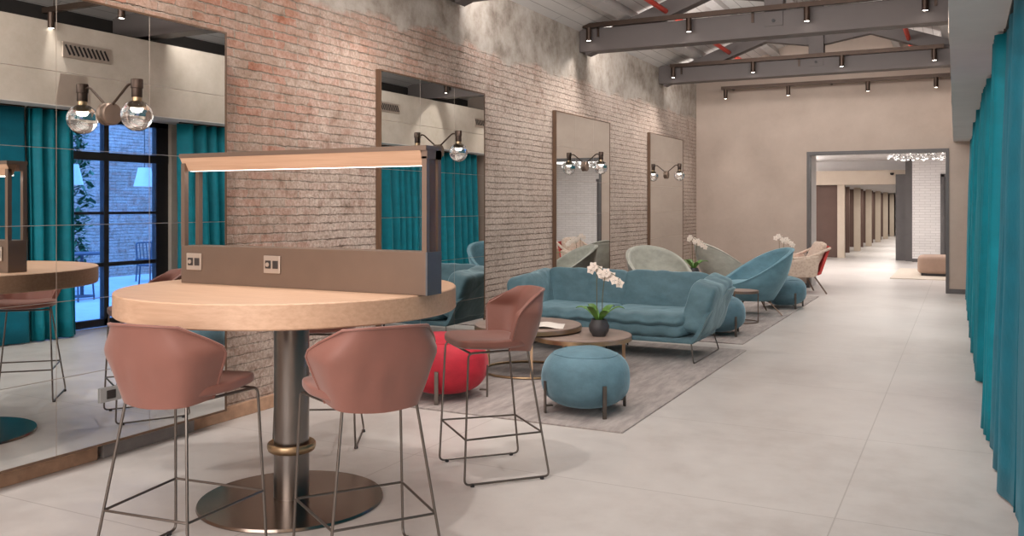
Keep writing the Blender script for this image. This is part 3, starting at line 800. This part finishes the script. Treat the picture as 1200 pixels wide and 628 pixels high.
# ------------------------------------------------------------------ high table with power spine
TX, TY = -3.05, 3.52
tb = thing('high_table', 'round oak bar-height table on a steel column with a lit power frame', 'table', (TX, TY, 0))
R = 0.835; zt = 1.09; tk = 0.112
MB().lathe([(0, zt - tk), (R - 0.006, zt - tk), (R, zt - tk + 0.006), (R, zt - 0.005), (R - 0.005, zt), (0, zt)], (0, 0, 0), 96).build('tabletop', M['oak'], tb)
MB().lathe([(0, 0), (0.46, 0), (0.462, 0.004), (0.458, 0.016), (0.10, 0.024), (0, 0.024)], (0, 0, 0), 72).build('base_plate', M['base_steel'], tb)
MB().lathe([(0.088, 0.022), (0.088, zt - tk), (0, zt - tk)], (0, 0, 0), 40).build('column', M['steel'], tb)
MB().lathe([(0.086, 0.255), (0.108, 0.255), (0.117, 0.262), (0.121, 0.275), (0.121, 0.292), (0.115, 0.300), (0.108, 0.296), (0.094, 0.290), (0.086, 0.290)], (0, 0, 0), 48, False).build('collar', M['brass'], tb)
SX0, SX1, SY0, SY1 = -3.72 - TX, -2.175 - TX, 3.42 - TY, 3.545 - TY
zc = 1.288; ztop = 1.775
sp = MB().lo((SX0, SY0, zt), (SX1 - 0.006, SY1, zc), 0.003).build('power_spine', M['champagne'], tb, False)
MB().lo((SX1 - 0.006, SY0 + 0.001, zt), (SX1 + 0.003, SY1 - 0.001, zc - 0.001)).build('end_panel', M['spine_end'], sp, False, label='slate grey end panel')
pw = 0.026
for x in (SX0, SX1 - pw):
    for y in (SY0, SY1 - pw):
        MB().lo((x, y, zc), (x + pw, y + pw, ztop - 0.05)).build('post', M['champagne'], sp, False)
# thin inner panels at both ends
for x in (SX0 + 0.004, SX1 - 0.018):
    MB().lo((x, SY0 + pw + 0.012, zc), (x + 0.012, SY1 - pw - 0.012, ztop - 0.05)).build('end_post', M['frame_brown'], sp, False) if x > 0 else None
MB().lo((SX0 - 0.005, SY0 - 0.01, ztop - 0.022), (SX1 + 0.003, SY1, ztop)).lo((SX0, SY1 - 0.05, ztop - 0.06), (SX1 + 0.003, SY1, ztop - 0.02)).lo((SX1 - 0.03, SY0, ztop - 0.06), (SX1 + 0.003, SY1, ztop - 0.02)).build('top_rail', M['champagne'], sp, False)
MB().prism([(SY0 - 0.008, ztop - 0.022), (SY0 + 0.026, ztop - 0.09), (SY0 + 0.034, ztop - 0.09), (SY0 + 0.06, ztop - 0.022)], SX0 + 0.0, SX1 - 0.03, 'x').build('lamp_fascia', M['oak'], sp, False, label='pale oak lamp fascia')
MB().lo((SX0 + 0.03, SY0 + 0.035, ztop - 0.092), (SX1 - 0.035, SY0 + 0.058, ztop - 0.082)).build('led_strip', M['led'], sp, False, label='glowing white strip')
l = bpy.data.lights.new('strip_light', 'AREA'); l.shape = 'RECTANGLE'; l.size = 1.4; l.size_y = 0.03; l.energy = 2.5; l.color = (1, 0.95, 0.9)
o = bpy.data.objects.new('strip_light', l); COL.objects.link(o); o.parent = tb; o.location = ((SX0 + SX1) / 2, SY0 + 0.046, ztop - 0.096)
for px_ in (-3.62, -3.085):
    q = MB().box((px_ - TX, SY0 - 0.004, 1.205), (0.105, 0.010, 0.088), None, 0.003).build('socket_plate', M['plate'], sp, False)
    MB().box((px_ - TX - 0.022, SY0 - 0.010, 1.205), (0.034, 0.006, 0.040), None, 0.002).lo((px_ - TX + 0.008, SY0 - 0.012, 1.185), (px_ - TX + 0.042, SY0 - 0.008, 1.225), 0.002).build('socket_insert', M['ink'], q, False)
    m = MB(); m.lathe([(0, 0), (0.011, 0), (0.011, 0.004), (0, 0.004)], (0, 0, 0), 14)
    bmesh.ops.transform(m.b, matrix=TR(px_ - TX - 0.022, SY0 - 0.013, 1.205) @ RX(pi / 2), verts=m.b.verts)
    m.build('socket_button', M['plate'], sp, False)

# ------------------------------------------------------------------ bar stools
def catmull(p0, p1, p2, p3, t):
    return 0.5 * ((2 * p1) + (p2 - p0) * t + (2 * p0 - 5 * p1 + 4 * p2 - p3) * t * t + (3 * p1 - p0 - 3 * p2 + p3) * t ** 3)
def interp(row, u):
    n = len(row) - 1; x = u * n; i = min(int(x), n - 1); t = x - i
    g = lambda k: row[max(0, min(n, k))]
    return catmull(g(i - 1), g(i), g(i + 1), g(i + 2), t)
def make_stool():
    t = thing('bar_stool', '', 'stool', (0, 0, 0), 0, 'bar stools around the high table')
    V_ = Vector
    rows = [[V_((-0.190, -0.03, 0.705)), V_((-0.155, -0.165, 0.69)), V_((0, -0.205, 0.68)), V_((0.155, -0.165, 0.69)), V_((0.190, -0.03, 0.705))],
            [V_((-0.284, -0.055, 0.925)), V_((-0.215, -0.215, 0.905)), V_((0, -0.258, 0.90)), V_((0.215, -0.215, 0.905)), V_((0.284, -0.055, 0.925))],
            [V_((-0.178, -0.225, 1.018)), V_((-0.110, -0.268, 1.026)), V_((0, -0.282, 1.028)), V_((0.110, -0.268, 1.026)), V_((0.178, -0.225, 1.018))]]
    def fn(u, v):
        cols = [interp(r, u) for r in rows]
        n0 = 0.67
        p = cols[0].lerp(cols[1], v / n0) if v < n0 else cols[1].lerp(cols[2], (v - n0) / (1 - n0))
        e = 1 - abs(v - n0) / 0.14
        if e > 0: p = p + (cols[0] + cols[2] - cols[1] * 2) * 0.035 * e * e
        k = noise.noise(p * 9) * 0.006 + 0.004 * sin(p.x * 60) * max(0, 1 - abs(v - 0.4) * 3) * (abs(u - 0.5) < 0.42)
        return p + Vector((0, k, 0))
    m = MB().sheet(fn, 29, 17, lambda u, v: -0.030 * min(1, 0.25 + 4 * min(v + 0.05, 1.02 - v)))
    m.build('backrest', M['rose'], t, True, 60)
    # welt along the rim
    rim = [fn(u / 28, 1.0) for u in range(29)]
    left = [fn(0, v / 10) for v in range(11)]; right = [fn(1, v / 10) for v in range(10, -1, -1)]
    MB().tube(left + rim[1:-1] + right, 0.006, 6).build('piping', M['rose'], t)
    # seat pad: wider at the front, dished
    def seat(q):
        y = q.y; w_ = 1.0 - 0.34 * max(0, 0.5 - (y + 0.22) / 0.44)
        z = q.z + 0.10 * (q.x) ** 2 / 0.05 * 0.12 + (0.012 if y > 0 else 0) * (y / 0.22)
        return Vector((q.x * w_, y + 0.02, z - 0.006 * cos(q.x * 5)))
    MB().cushion((0.47, 0.41, 0.058), 5, TR(0, 0.02, 0.736), 0.004, 2, 12, seat).build('seat', M['rose'], t)
    r = 0.0062
    for s in (-1, 1):
        MB().rod([(s * 0.155, -0.15, 0.702), (s * 0.245, -0.245, r + 0.006), (s * 0.25, 0.245, r + 0.006), (s * 0.225, 0.215, 0.708), (s * 0.155, -0.15, 0.702)], r, 0.03).build('sled_leg', M['rod'], t)
        for y in (-0.20, 0.20):
            MB().lathe([(0.011, 0), (0.012, 0.003), (0.011, 0.016), (0, 0.017)], (s * 0.2485, y, 0), 10).build('foot_glide', M['black'], t)
    def at(s, y0, z):   # point on the leg at height z, front (y0>0) or rear
        f = (z - 0.012) / 0.69
        return (s * (0.25 - 0.025 * f), 0.245 - 0.03 * f, z) if y0 > 0 else (s * (0.245 - 0.09 * f), -0.245 + 0.095 * f, z)
    MB().rod([at(-1, 1, 0.25), at(1, 1, 0.25), at(1, -1, 0.25), at(-1, -1, 0.25)], r * 0.9, 0.008, 8, True).build('footrest', M['rod'], t)
    MB().tube([(-0.155, -0.15, 0.70), (0.155, -0.15, 0.70)], r).tube([(-0.222, 0.20, 0.706), (0.222, 0.20, 0.706)], r).build('seat_frame', M['rod'], t)
    return t
st0 = make_stool()
st0.location = (-2.955, 2.72, 0); st0.rotation_euler = (0, 0, radians(6))
st0['label'] = 'dusty rose bar stool at the front left of the high table, back to the viewer'
dup(st0, (-2.21, 3.02, 0), radians(55), 'dusty rose bar stool in the front centre, turned away beside the steel column')
dup(st0, (-2.38, 4.44, 0), radians(137), 'dusty rose bar stool right of the high table, standing clear of it')
dup(st0, (-3.66, 4.50, 0), radians(-150), 'dusty rose bar stool behind the high table, almost hidden by it')

# ------------------------------------------------------------------ poufs
def make_pouf(mat):
    t = thing('pouf', '', 'pouf', (0, 0, 0), 0, 'round velvet poufs')
    R_, H, z0 = 0.325, 0.425, 0.03
    pr = []
    n = 30
    for k in range(n + 1):
        a = -pi / 2 + pi * k / n
        c, s_ = cos(a), sin(a)
        r = R_ * abs(c) ** 0.70; z = z0 + H / 2 + (H / 2) * (abs(s_) ** 0.80) * (1 if s_ > 0 else -1)
        if s_ > 0: r *= 1 - 0.06 * s_
        pr.append((r if k not in (0, n) else 0, z))
    def fn(m):
        for v in m.b.verts:
            a = atan2(v.co.y, v.co.x); h = (v.co.z - z0) / H
            d = 0.0
            for k in range(4):
                da = (a - (pi / 4 + k * pi / 2) + pi) % (2 * pi) - pi
                d += math.exp(-(da / 0.16) ** 2)
            f = max(0, 1 - abs(h - 0.35) * 2.2)
            v.co.x *= 1 - 0.045 * d * f; v.co.y *= 1 - 0.045 * d * f
            v.co += v.co.normalized() * 0.008 * noise.noise(v.co * 6)
    m = MB().lathe(pr, (0, 0, 0), 72); fn(m)
    m.build('body', mat, t, True, 80)
    sr, sz_ = min((p for p in pr if p[1] > z0 + H * 0.6), key=lambda p: abs(p[0] - 0.24))
    rim = [(sr * cos(k * pi / 24), sr * sin(k * pi / 24), sz_) for k in range(48)]
    rim = [tuple(Vector(p) + Vector(p).normalized() * (0.008 * noise.noise(Vector(p) * 6))) for p in rim]
    MB().tube(rim, 0.004, 6, True).build('piping', mat, t)
    for k in range(4):
        a = pi / 4 + k * pi / 2
        c, s_ = cos(a), sin(a)
        m = MB()
        m.box((0.318, 0, 0.115), (0.012, 0.030, 0.23), None, 0.003)
        m.box((0.29, 0, 0.052), (0.06, 0.024, 0.010), None, 0.002)
        bmesh.ops.transform(m.b, matrix=RZ(a), verts=m.b.verts)
        m.build('leg', M['rod'], t, False)
    return t
pf = make_pouf(M['teal_pouf']); pf.location = (-2.46, 6.02, RZ0); pf.rotation_euler = (0, 0, radians(2))
pf['label'] = 'round teal velvet pouf in front of the coffee tables, nearest teal one'
dup(pf, (-2.56, 10.30, RZ0), radians(10), 'round teal velvet pouf tucked behind the right arm of the sofa')
dup(pf, (-2.36, 13.45, RZ0), radians(-4), 'round teal velvet pouf behind the blue tub armchair')
rp = make_pouf(M['red_velvet']); rp.location = (-3.62, 5.96, RZ0); rp.rotation_euler = (0, 0, radians(-25)); rp.scale = (1.05, 1.05, 1.08)
rp['label'] = 'round bright red velvet pouf behind the bar stools'

# ------------------------------------------------------------------ sofa (local: front = -y, centre of the footprint)
def make_sofa():
    t = thing('sofa', 'teal velvet sofa with flared slanted arms on thin sled legs', 'sofa', (-3.20, 8.68, RZ0))
    W, D = 1.88, 0.98
    # flared outer shell: a path from the front of the left arm, round the back, to the front of the right arm
    path = []
    hw, yf, yb, rc = W / 2, -0.46, 0.42, 0.16
    path.append((-hw, yf)); path.append((-hw, yf + 0.35)); path.append((-hw, yb - rc))
    for k in range(1, 6):
        a = pi - (pi / 2) * k / 5; path.append((-hw + rc + rc * cos(a), yb - rc + rc * sin(a)))
    path.append((-hw / 3, yb)); path.append((hw / 3, yb))
    for k in range(0, 6):
        a = pi / 2 - (pi / 2) * k / 5; path.append((hw - rc + rc * cos(a), yb - rc + rc * sin(a)))
    path.append((hw, yf + 0.35)); path.append((hw, yf))
    P = [Vector((x, y, 0)) for x, y in path]
    L = [0]
    for a, b_ in zip(P, P[1:]): L.append(L[-1] + (b_ - a).length)
    def pos(u):
        d = u * L[-1]
        for i in range(len(P) - 1):
            if d <= L[i + 1] + 1e-9:
                f = (d - L[i]) / (L[i + 1] - L[i]); return P[i].lerp(P[i + 1], f), i
        return P[-1], len(P) - 2
    def fn(u, v):
        p, i = pos(u)
        d = min(u, 1 - u) * L[-1]              # distance from the arm front
        arm = min(1, d / 0.75)
        htop = 0.44 + 0.22 * min(1, d / 0.55)
        out = Vector((p.x, 0, 0)).normalized() if abs(p.x) > hw * 0.9 else Vector((0, 1, 0))
        if p.y > yb - rc and abs(p.x) > hw - rc: out = Vector((p.x - math.copysign(hw - rc, p.x), p.y - (yb - rc), 0)).normalized()
        fl = 0.22 if abs(out.x) > 0.9 else (0.13 + 0.09 * abs(out.x))
        z = 0.20 + (htop - 0.20) * v
        q = p + out * fl * (v ** 0.8) * (0.55 + 0.45 * arm)
        yfwd = (-0.02 + 0.10 * v) if d < 0.3 else 0
        q.z = z + 0.008 * noise.noise(Vector((u * 14, v * 3, 0)))
        return q
    MB().sheet(fn, 70, 10, 0.035).build('shell', M['teal_velvet'], t, True, 60)
    MB().box((0, -0.03, 0.205), (W - 0.02, 0.86, 0.05), None, 0.015).build('base', M['teal_velvet'], t)
    # seat cushions
    for s in (-1, 1):
        def sag(q, s=s):
            f = max(0.0, min(1.0, (-q.y - 0.25) / 0.13))
            rip = math.exp(-((q.z - 0.045) / 0.028) ** 2) * f * (0.026 + 0.010 * sin(q.x * 41 + 2 * sin(q.x * 17)))
            cre = math.exp(-((q.z - 0.0) / 0.018) ** 2) * f * 0.020
            return Vector((q.x, q.y - rip + cre, q.z - 0.02 * cos(q.x * 3) * (q.z > 0) + 0.010 * sin(q.x * 26 + q.y * 9) * max(0, -q.y) * 2))
        MB().cushion((0.86, 0.80, 0.25), 7, TR(s * 0.425, -0.085, 0.35), 0.012, 5 + s, 34, sag).build('seat_cushion', M['teal_velvet'], t)
        MB().cushion((0.92, 0.26, 0.44), 9, TR(s * 0.44, 0.34, 0.575) @ RX(radians(-13)), 0.03, 9 + s, 26).build('back_cushion', M['teal_velvet'], t)
        # arm cushion: flares outwards and folds over the shell
        def arm(q, s=s):
            h = (q.z + 0.26) / 0.52
            taper = 1 - 0.10 * h
            return Vector((q.x, q.y * taper + 0.05 * h, q.z + 0.05 * (q.y > 0) * (q.y / 0.4) * h))
        MB().cushion((0.27, 0.88, 0.50), 6, TR(s * 0.945, -0.01, 0.505) @ RY(radians(15 * s)), 0.016, 13 + s, 26, arm).build('arm_cushion', M['teal_velvet'], t)
    for s in (-1, 1):
        MB().rod([(s * 0.90, -0.42, 0.205), (s * 0.945, -0.49, 0.007), (s * 0.945, 0.47, 0.007), (s * 0.90, 0.40, 0.205)], 0.007, 0.03).build('sled_leg', M['rod'], t)
    for y in (-0.30, 0.34):
        MB().tube([(0, y, 0.19), (0, y, 0)], 0.009).build('centre_leg', M['black'], t)
    return t
make_sofa()

# ------------------------------------------------------------------ coffee tables
def coffee(loc, r, h, label, rot, mat, legs=(60, 180, 300), gap=0):
    t = thing('coffee_table', label, 'table', loc, rot, 'round coffee tables')
    MB().lathe([(0, h - 0.035), (r - 0.012, h - 0.035), (r, h - 0.025), (r, h - 0.004), (r - 0.004, h), (0, h)], (0, 0, 0), 64).build('tabletop', mat, t)
    MB().lathe([(r - 0.014, h - 0.045), (r + 0.003, h - 0.045), (r + 0.003, h - 0.012), (r - 0.014, h - 0.034)], (0, 0, 0), 64, False).build('rim', M['brass'], t)
    rr = r - 0.07
    if gap: MB().tube([(rr * cos(a), rr * sin(a), 0.011) for a in [pi + gap + (2 * pi - 2 * gap) * k / 48 for k in range(49)]], 0.011, 8).build('base_ring', M['brass'], t)
    else: MB().tube([(rr * cos(k * pi / 32), rr * sin(k * pi / 32), 0.011) for k in range(64)], 0.011, 8, True).build('base_ring', M['brass'], t)
    for dg in legs:
        a = radians(dg)
        MB().lo((-0.014, -0.011, 0.01), (0.014, 0.011, h - 0.035), 0.003).build('leg', M['oak_leg'], t, False).matrix_local = RZ(a) @ TR(rr, 0, 0)
    return t
coffee((-3.50, 7.20, RZ0), 0.48, 0.425, 'round coffee table carrying an open magazine, taller of the pair', 0, M['stone_top'])
coffee((-2.98, 7.22, RZ0), 0.43, 0.365, 'round coffee table carrying the orchid, lower of the pair', 0, M['stone_top'], (-85, 20, 110), 1.02)
mg = thing('open_magazine', 'open magazine lying on the taller round coffee table', 'magazine', (-3.36, 7.06, RZ0 + 0.425), radians(20))
for s in (-1, 1):
    MB().sheet(lambda u, v, s=s: Vector((s * (0.002 + 0.20 * u), -0.13 + 0.26 * v, 0.003 + 0.028 * sin(pi * min(1, u * 1.15)) * (1 - u))), 10, 4, 0.003 * s).build('page', M['paper'], mg)
MB().box((-0.10, 0.0, 0.0345), (0.13, 0.17, 0.001)).build('picture', M['ink'], mg, False, label='dark printed photograph').matrix_local = TR(0.005, 0, -0.008)
mg.scale = (1.25, 1.2, 1.0)

# ------------------------------------------------------------------ orchids
def make_orchid(label, loc, rz=0):
    t = thing('potted_orchid', label, 'orchid', loc, rz, 'white potted orchids')
    MB().lathe([(0, 0), (0.055, 0), (0.085, 0.05), (0.088, 0.09), (0.07, 0.13), (0.066, 0.145), (0.058, 0.145), (0.058, 0.12), (0, 0.12)], (0, 0, 0), 28).build('pot', M['pot'], t)
    rnd = random.Random(11)
    for k in range(6):
        a = k * 1.05 + 0.3; ln = 0.17 + 0.06 * rnd.random(); up = 0.08 + 0.07 * rnd.random()
        def lf(u, v, ln=ln, up=up):
            w_ = 0.036 * sin(pi * min(0.98, u * 0.86 + 0.12))
            return Vector((0.02 + ln * u, (v - 0.5) * 2 * w_, 0.13 + up * sin(u * 2.0) + 0.012 * abs(v - 0.5)))
        MB().sheet(lf, 12, 5, 0.004).build('leaf', M['leaf'], t).matrix_local = RZ(a)
    for (dx, tops) in ((-0.02, (-0.03, 0.60)), (0.03, (0.09, 0.55))):
        pts = [(dx, 0, 0.12), (dx, 0, 0.34), (dx + (tops[0] - dx) * 0.4, 0, tops[1] - 0.02), (tops[0] + 0.03, -0.01, tops[1]), (tops[0] + 0.10, -0.03, tops[1] - 0.05)]
        MB().rod(pts, 0.0035, 0.06, 6).build('stem', M['stem'], t)
        for j in range(5):
            c = Vector((tops[0] - 0.045 + 0.035 * j, -0.012 + 0.018 * (-1) ** j, tops[1] - 0.012 - 0.03 * abs(j - 1) + 0.012))
            m = MB()
            for q in range(5):
                A = q * 2 * pi / 5 + j
                m.b.verts.ensure_lookup_table()
                cn = Vector((cos(A), -0.15, sin(A))); sd = Vector((-sin(A), 0, cos(A)))
                vs = [m.b.verts.new(c + cn * 0.004), m.b.verts.new(c + cn * 0.026 + sd * 0.019), m.b.verts.new(c + cn * 0.046 + Vector((0, 0.006, 0))), m.b.verts.new(c + cn * 0.026 - sd * 0.019)]
                m.b.faces.new(vs)
            m.cushion((0.014, 0.016, 0.014), 2, TR(c.x, c.y - 0.006, c.z), 0, 0, 3)
            m.build('blossom', M['petal'], t)
    return t
orc = make_orchid('white orchid in a charcoal pot on the lower coffee table before the sofa', (-2.80, 7.16, RZ0 + 0.365))

# ------------------------------------------------------------------ tub armchairs (local: front = -y)
def make_tub(mat):
    t = thing('tub_armchair', '', 'armchair', (0, 0, 0), 0, 'swooping tub armchairs')
    def rim(u):
        a = 2 * pi * u                       # 0 at the front
        b_ = (1 - cos(a)) / 2
        e = 0.5 * b_ + 0.5 * sin(pi / 2 * b_); h = 0.40 + 0.50 * e ** 1.5
        r = 0.45 + 0.02 * b_
        return Vector((sin(a) * r, -cos(a) * r * 0.95 + 0.07 * b_, h))
    def outer(u, v):
        a = 2 * pi * u; R0 = rim(u)
        base = Vector((sin(a) * 0.27, -cos(a) * 0.27, 0.20))
        p = base.lerp(R0, v); bul = sin(pi * v) * 0.05
        return p + Vector((sin(a), -cos(a), 0)) * bul
    def inner(u, v):
        a = 2 * pi * u; R0 = rim(u); b_ = (1 - cos(a)) / 2
        th = 0.045
        top = R0 - Vector((sin(a), -cos(a), 0)) * th
        low = Vector((sin(a) * 0.30, -cos(a) * 0.30, 0.30))
        p = low.lerp(top, v); return p + Vector((sin(a), -cos(a), 0)) * sin(pi * v) * 0.03
    m = MB(); nu, nv = 56, 12
    A = m.grid(outer, nu, nv, True); B = m.grid(inner, nu, nv, True)
    for i in range(nu):
        i2 = (i + 1) % nu
        ca = m.b.verts.new((A[i][-1].co + B[i][-1].co) / 2 + Vector((0, 0, 0.012))); 
        A[i].append(ca)
    for i in range(nu):
        i2 = (i + 1) % nu
        m.b.faces.new((A[i][nv - 1], A[i2][nv - 1], A[i2][nv], A[i][nv])); m.b.faces.new((A[i][nv], A[i2][nv], B[i2][nv - 1], B[i][nv - 1]))
    m.b.faces.new([A[i][0] for i in range(nu)][::-1]); m.b.faces.new([B[i][0] for i in range(nu)])
    m.build('shell', mat, t, True, 70)
    MB().cushion((0.66, 0.66, 0.15), 3, TR(0, -0.02, 0.385), 0.008, 4, 12).build('seat_cushion', mat, t)
    rm = [rim(k / 56) - Vector((sin(2 * pi * k / 56), -cos(2 * pi * k / 56), 0)) * -0.003 for k in range(56)]
    MB().tube(rm, 0.008, 6, True).build('piping', mat, t)
    for sx in (-1, 1):
        for sy in (-1, 1):
            MB().tube([(sx * 0.15, sy * 0.15, 0.215), (sx * 0.29, sy * 0.29, 0.009)], [0.012, 0.008]).build('leg', M['champagne'], t)
    return t
bt = make_tub(M['blue_velvet']); bt.location = (-2.60, 12.40, RZ0); bt.rotation_euler = (0, 0, radians(-60)); bt.scale = (1.08, 1.08, 1.0)
bt['label'] = 'blue velvet tub armchair facing the brick wall, high back to the right'
sg = make_tub(M['sage']); sg.location = (-3.80, 12.1, RZ0); sg.rotation_euler = (0, 0, radians(48))
sg['label'] = 'pale grey tub armchair by the wall, just right of the mirror over the sofa'
dup(sg, (-3.42, 14.35, RZ0), radians(128), 'pale grey tub armchair showing its outer back, nearest the far wall')

# armchair in beige weave and red
def make_beige_chair():
    t = thing('lounge_armchair', 'red and beige lounge armchair on splayed tube legs near the doorway', 'armchair', (-2.53, 15.95, 0), radians(-62))
    def sh(u, v):
        a = -0.5 + u
        x = a * 0.62
        if v < 0.5:
            f = v / 0.5; return Vector((x * (0.95 + 0.05 * f), -0.30 + 0.56 * f, 0.36 - 0.07 * f + 0.12 * a * a))
        f = (v - 0.5) / 0.5; return Vector((x * (1 - 0.06 * f), 0.26 + 0.26 * f - 0.35 * a * a * f, 0.29 + 0.50 * f + 0.12 * a * a * (1 - f)))
    MB().sheet(sh, 14, 22, 0.04).build('shell', M['red_felt'], t, True, 60, label='red shell')
    MB().cushion((0.54, 0.56, 0.13), 5, TR(0, -0.03, 0.41) @ RX(radians(-6)), 0.006, 3, 10).build('seat_cushion', M['red_felt'], t, label='red seat cushion')
    MB().cushion((0.48, 0.13, 0.46), 5, TR(0, 0.28, 0.66) @ RX(radians(-26)), 0.006, 5, 10).build('back_cushion', M['beige_weave'], t, label='beige woven back cushion')
    for s in (-1, 1):
        def arm(q, s=s):
            h = (q.z + 0.15) / 0.30
            return Vector((q.x, q.y * (1 + 0.12 * h), q.z + 0.12 * (q.y / 0.6) * h))
        MB().cushion((0.07, 0.50, 0.33), 7, TR(s * 0.335, -0.06, 0.45) @ RY(radians(9 * s)), 0.003, 7, 10, arm).build('arm_panel', M['beige_weave'], t, label='beige woven arm panel')
        MB().rod([(s * 0.35, -0.30, 0.60), (s * 0.36, 0.05, 0.62), (s * 0.32, 0.42, 0.78)], 0.024, 0.12).build('armrest', M['beige_weave'], t)
        for y0, y1 in ((-0.18, -0.34), (0.16, 0.36)):
            MB().tube([(s * 0.20, y0, 0.33), (s * 0.31, y1, 0)], 0.013).build('leg', M['champagne'], t)
    return t
make_beige_chair()

# side tables
def make_side():
    t = thing('side_table', '', 'table', (0, 0, 0), 0, 'small round side tables')
    MB().lathe([(0, 0.385), (0.195, 0.385), (0.20, 0.39), (0.20, 0.405), (0.195, 0.41), (0, 0.41)], (0, 0, 0), 40).build('tabletop', M['stone_top'], t)
    MB().lathe([(0.196, 0.375), (0.207, 0.375), (0.207, 0.408), (0.201, 0.408), (0.196, 0.39)], (0, 0, 0), 40, False).build('rim', M['champagne'], t)
    for k in range(3):
        a = k * 2 * pi / 3 + 0.2
        MB().tube([(0.195 * cos(a), 0.195 * sin(a), 0.38), (0.195 * cos(a), 0.195 * sin(a), 0.0)], 0.008).build('leg', M['champagne'], t)
        b_ = a + 2 * pi / 3
    MB().tube([(0.195 * cos(k * pi / 20), 0.195 * sin(k * pi / 20), 0.009) for k in range(40)], 0.007, 6, True).build('base_ring', M['champagne'], t)
    return t
sd = make_side(); sd.location = (-2.52, 11.45, RZ0); sd['label'] = 'small round side table in front of the blue tub armchair'
dup(sd, (-2.72, 14.35, RZ0), 0.4, 'small round side table carrying the orchid behind the blue armchair')
dup(sd, (-3.62, 13.15, RZ0), 1.0, 'small round side table between the two pale grey armchairs')
dup(orc, (-2.56, 14.35, RZ0 + 0.41), radians(20), 'white orchid rising behind the blue tub armchair')
dup(orc, (-3.62, 13.15, RZ0 + 0.41), radians(-10), 'white orchid between the two pale grey armchairs')
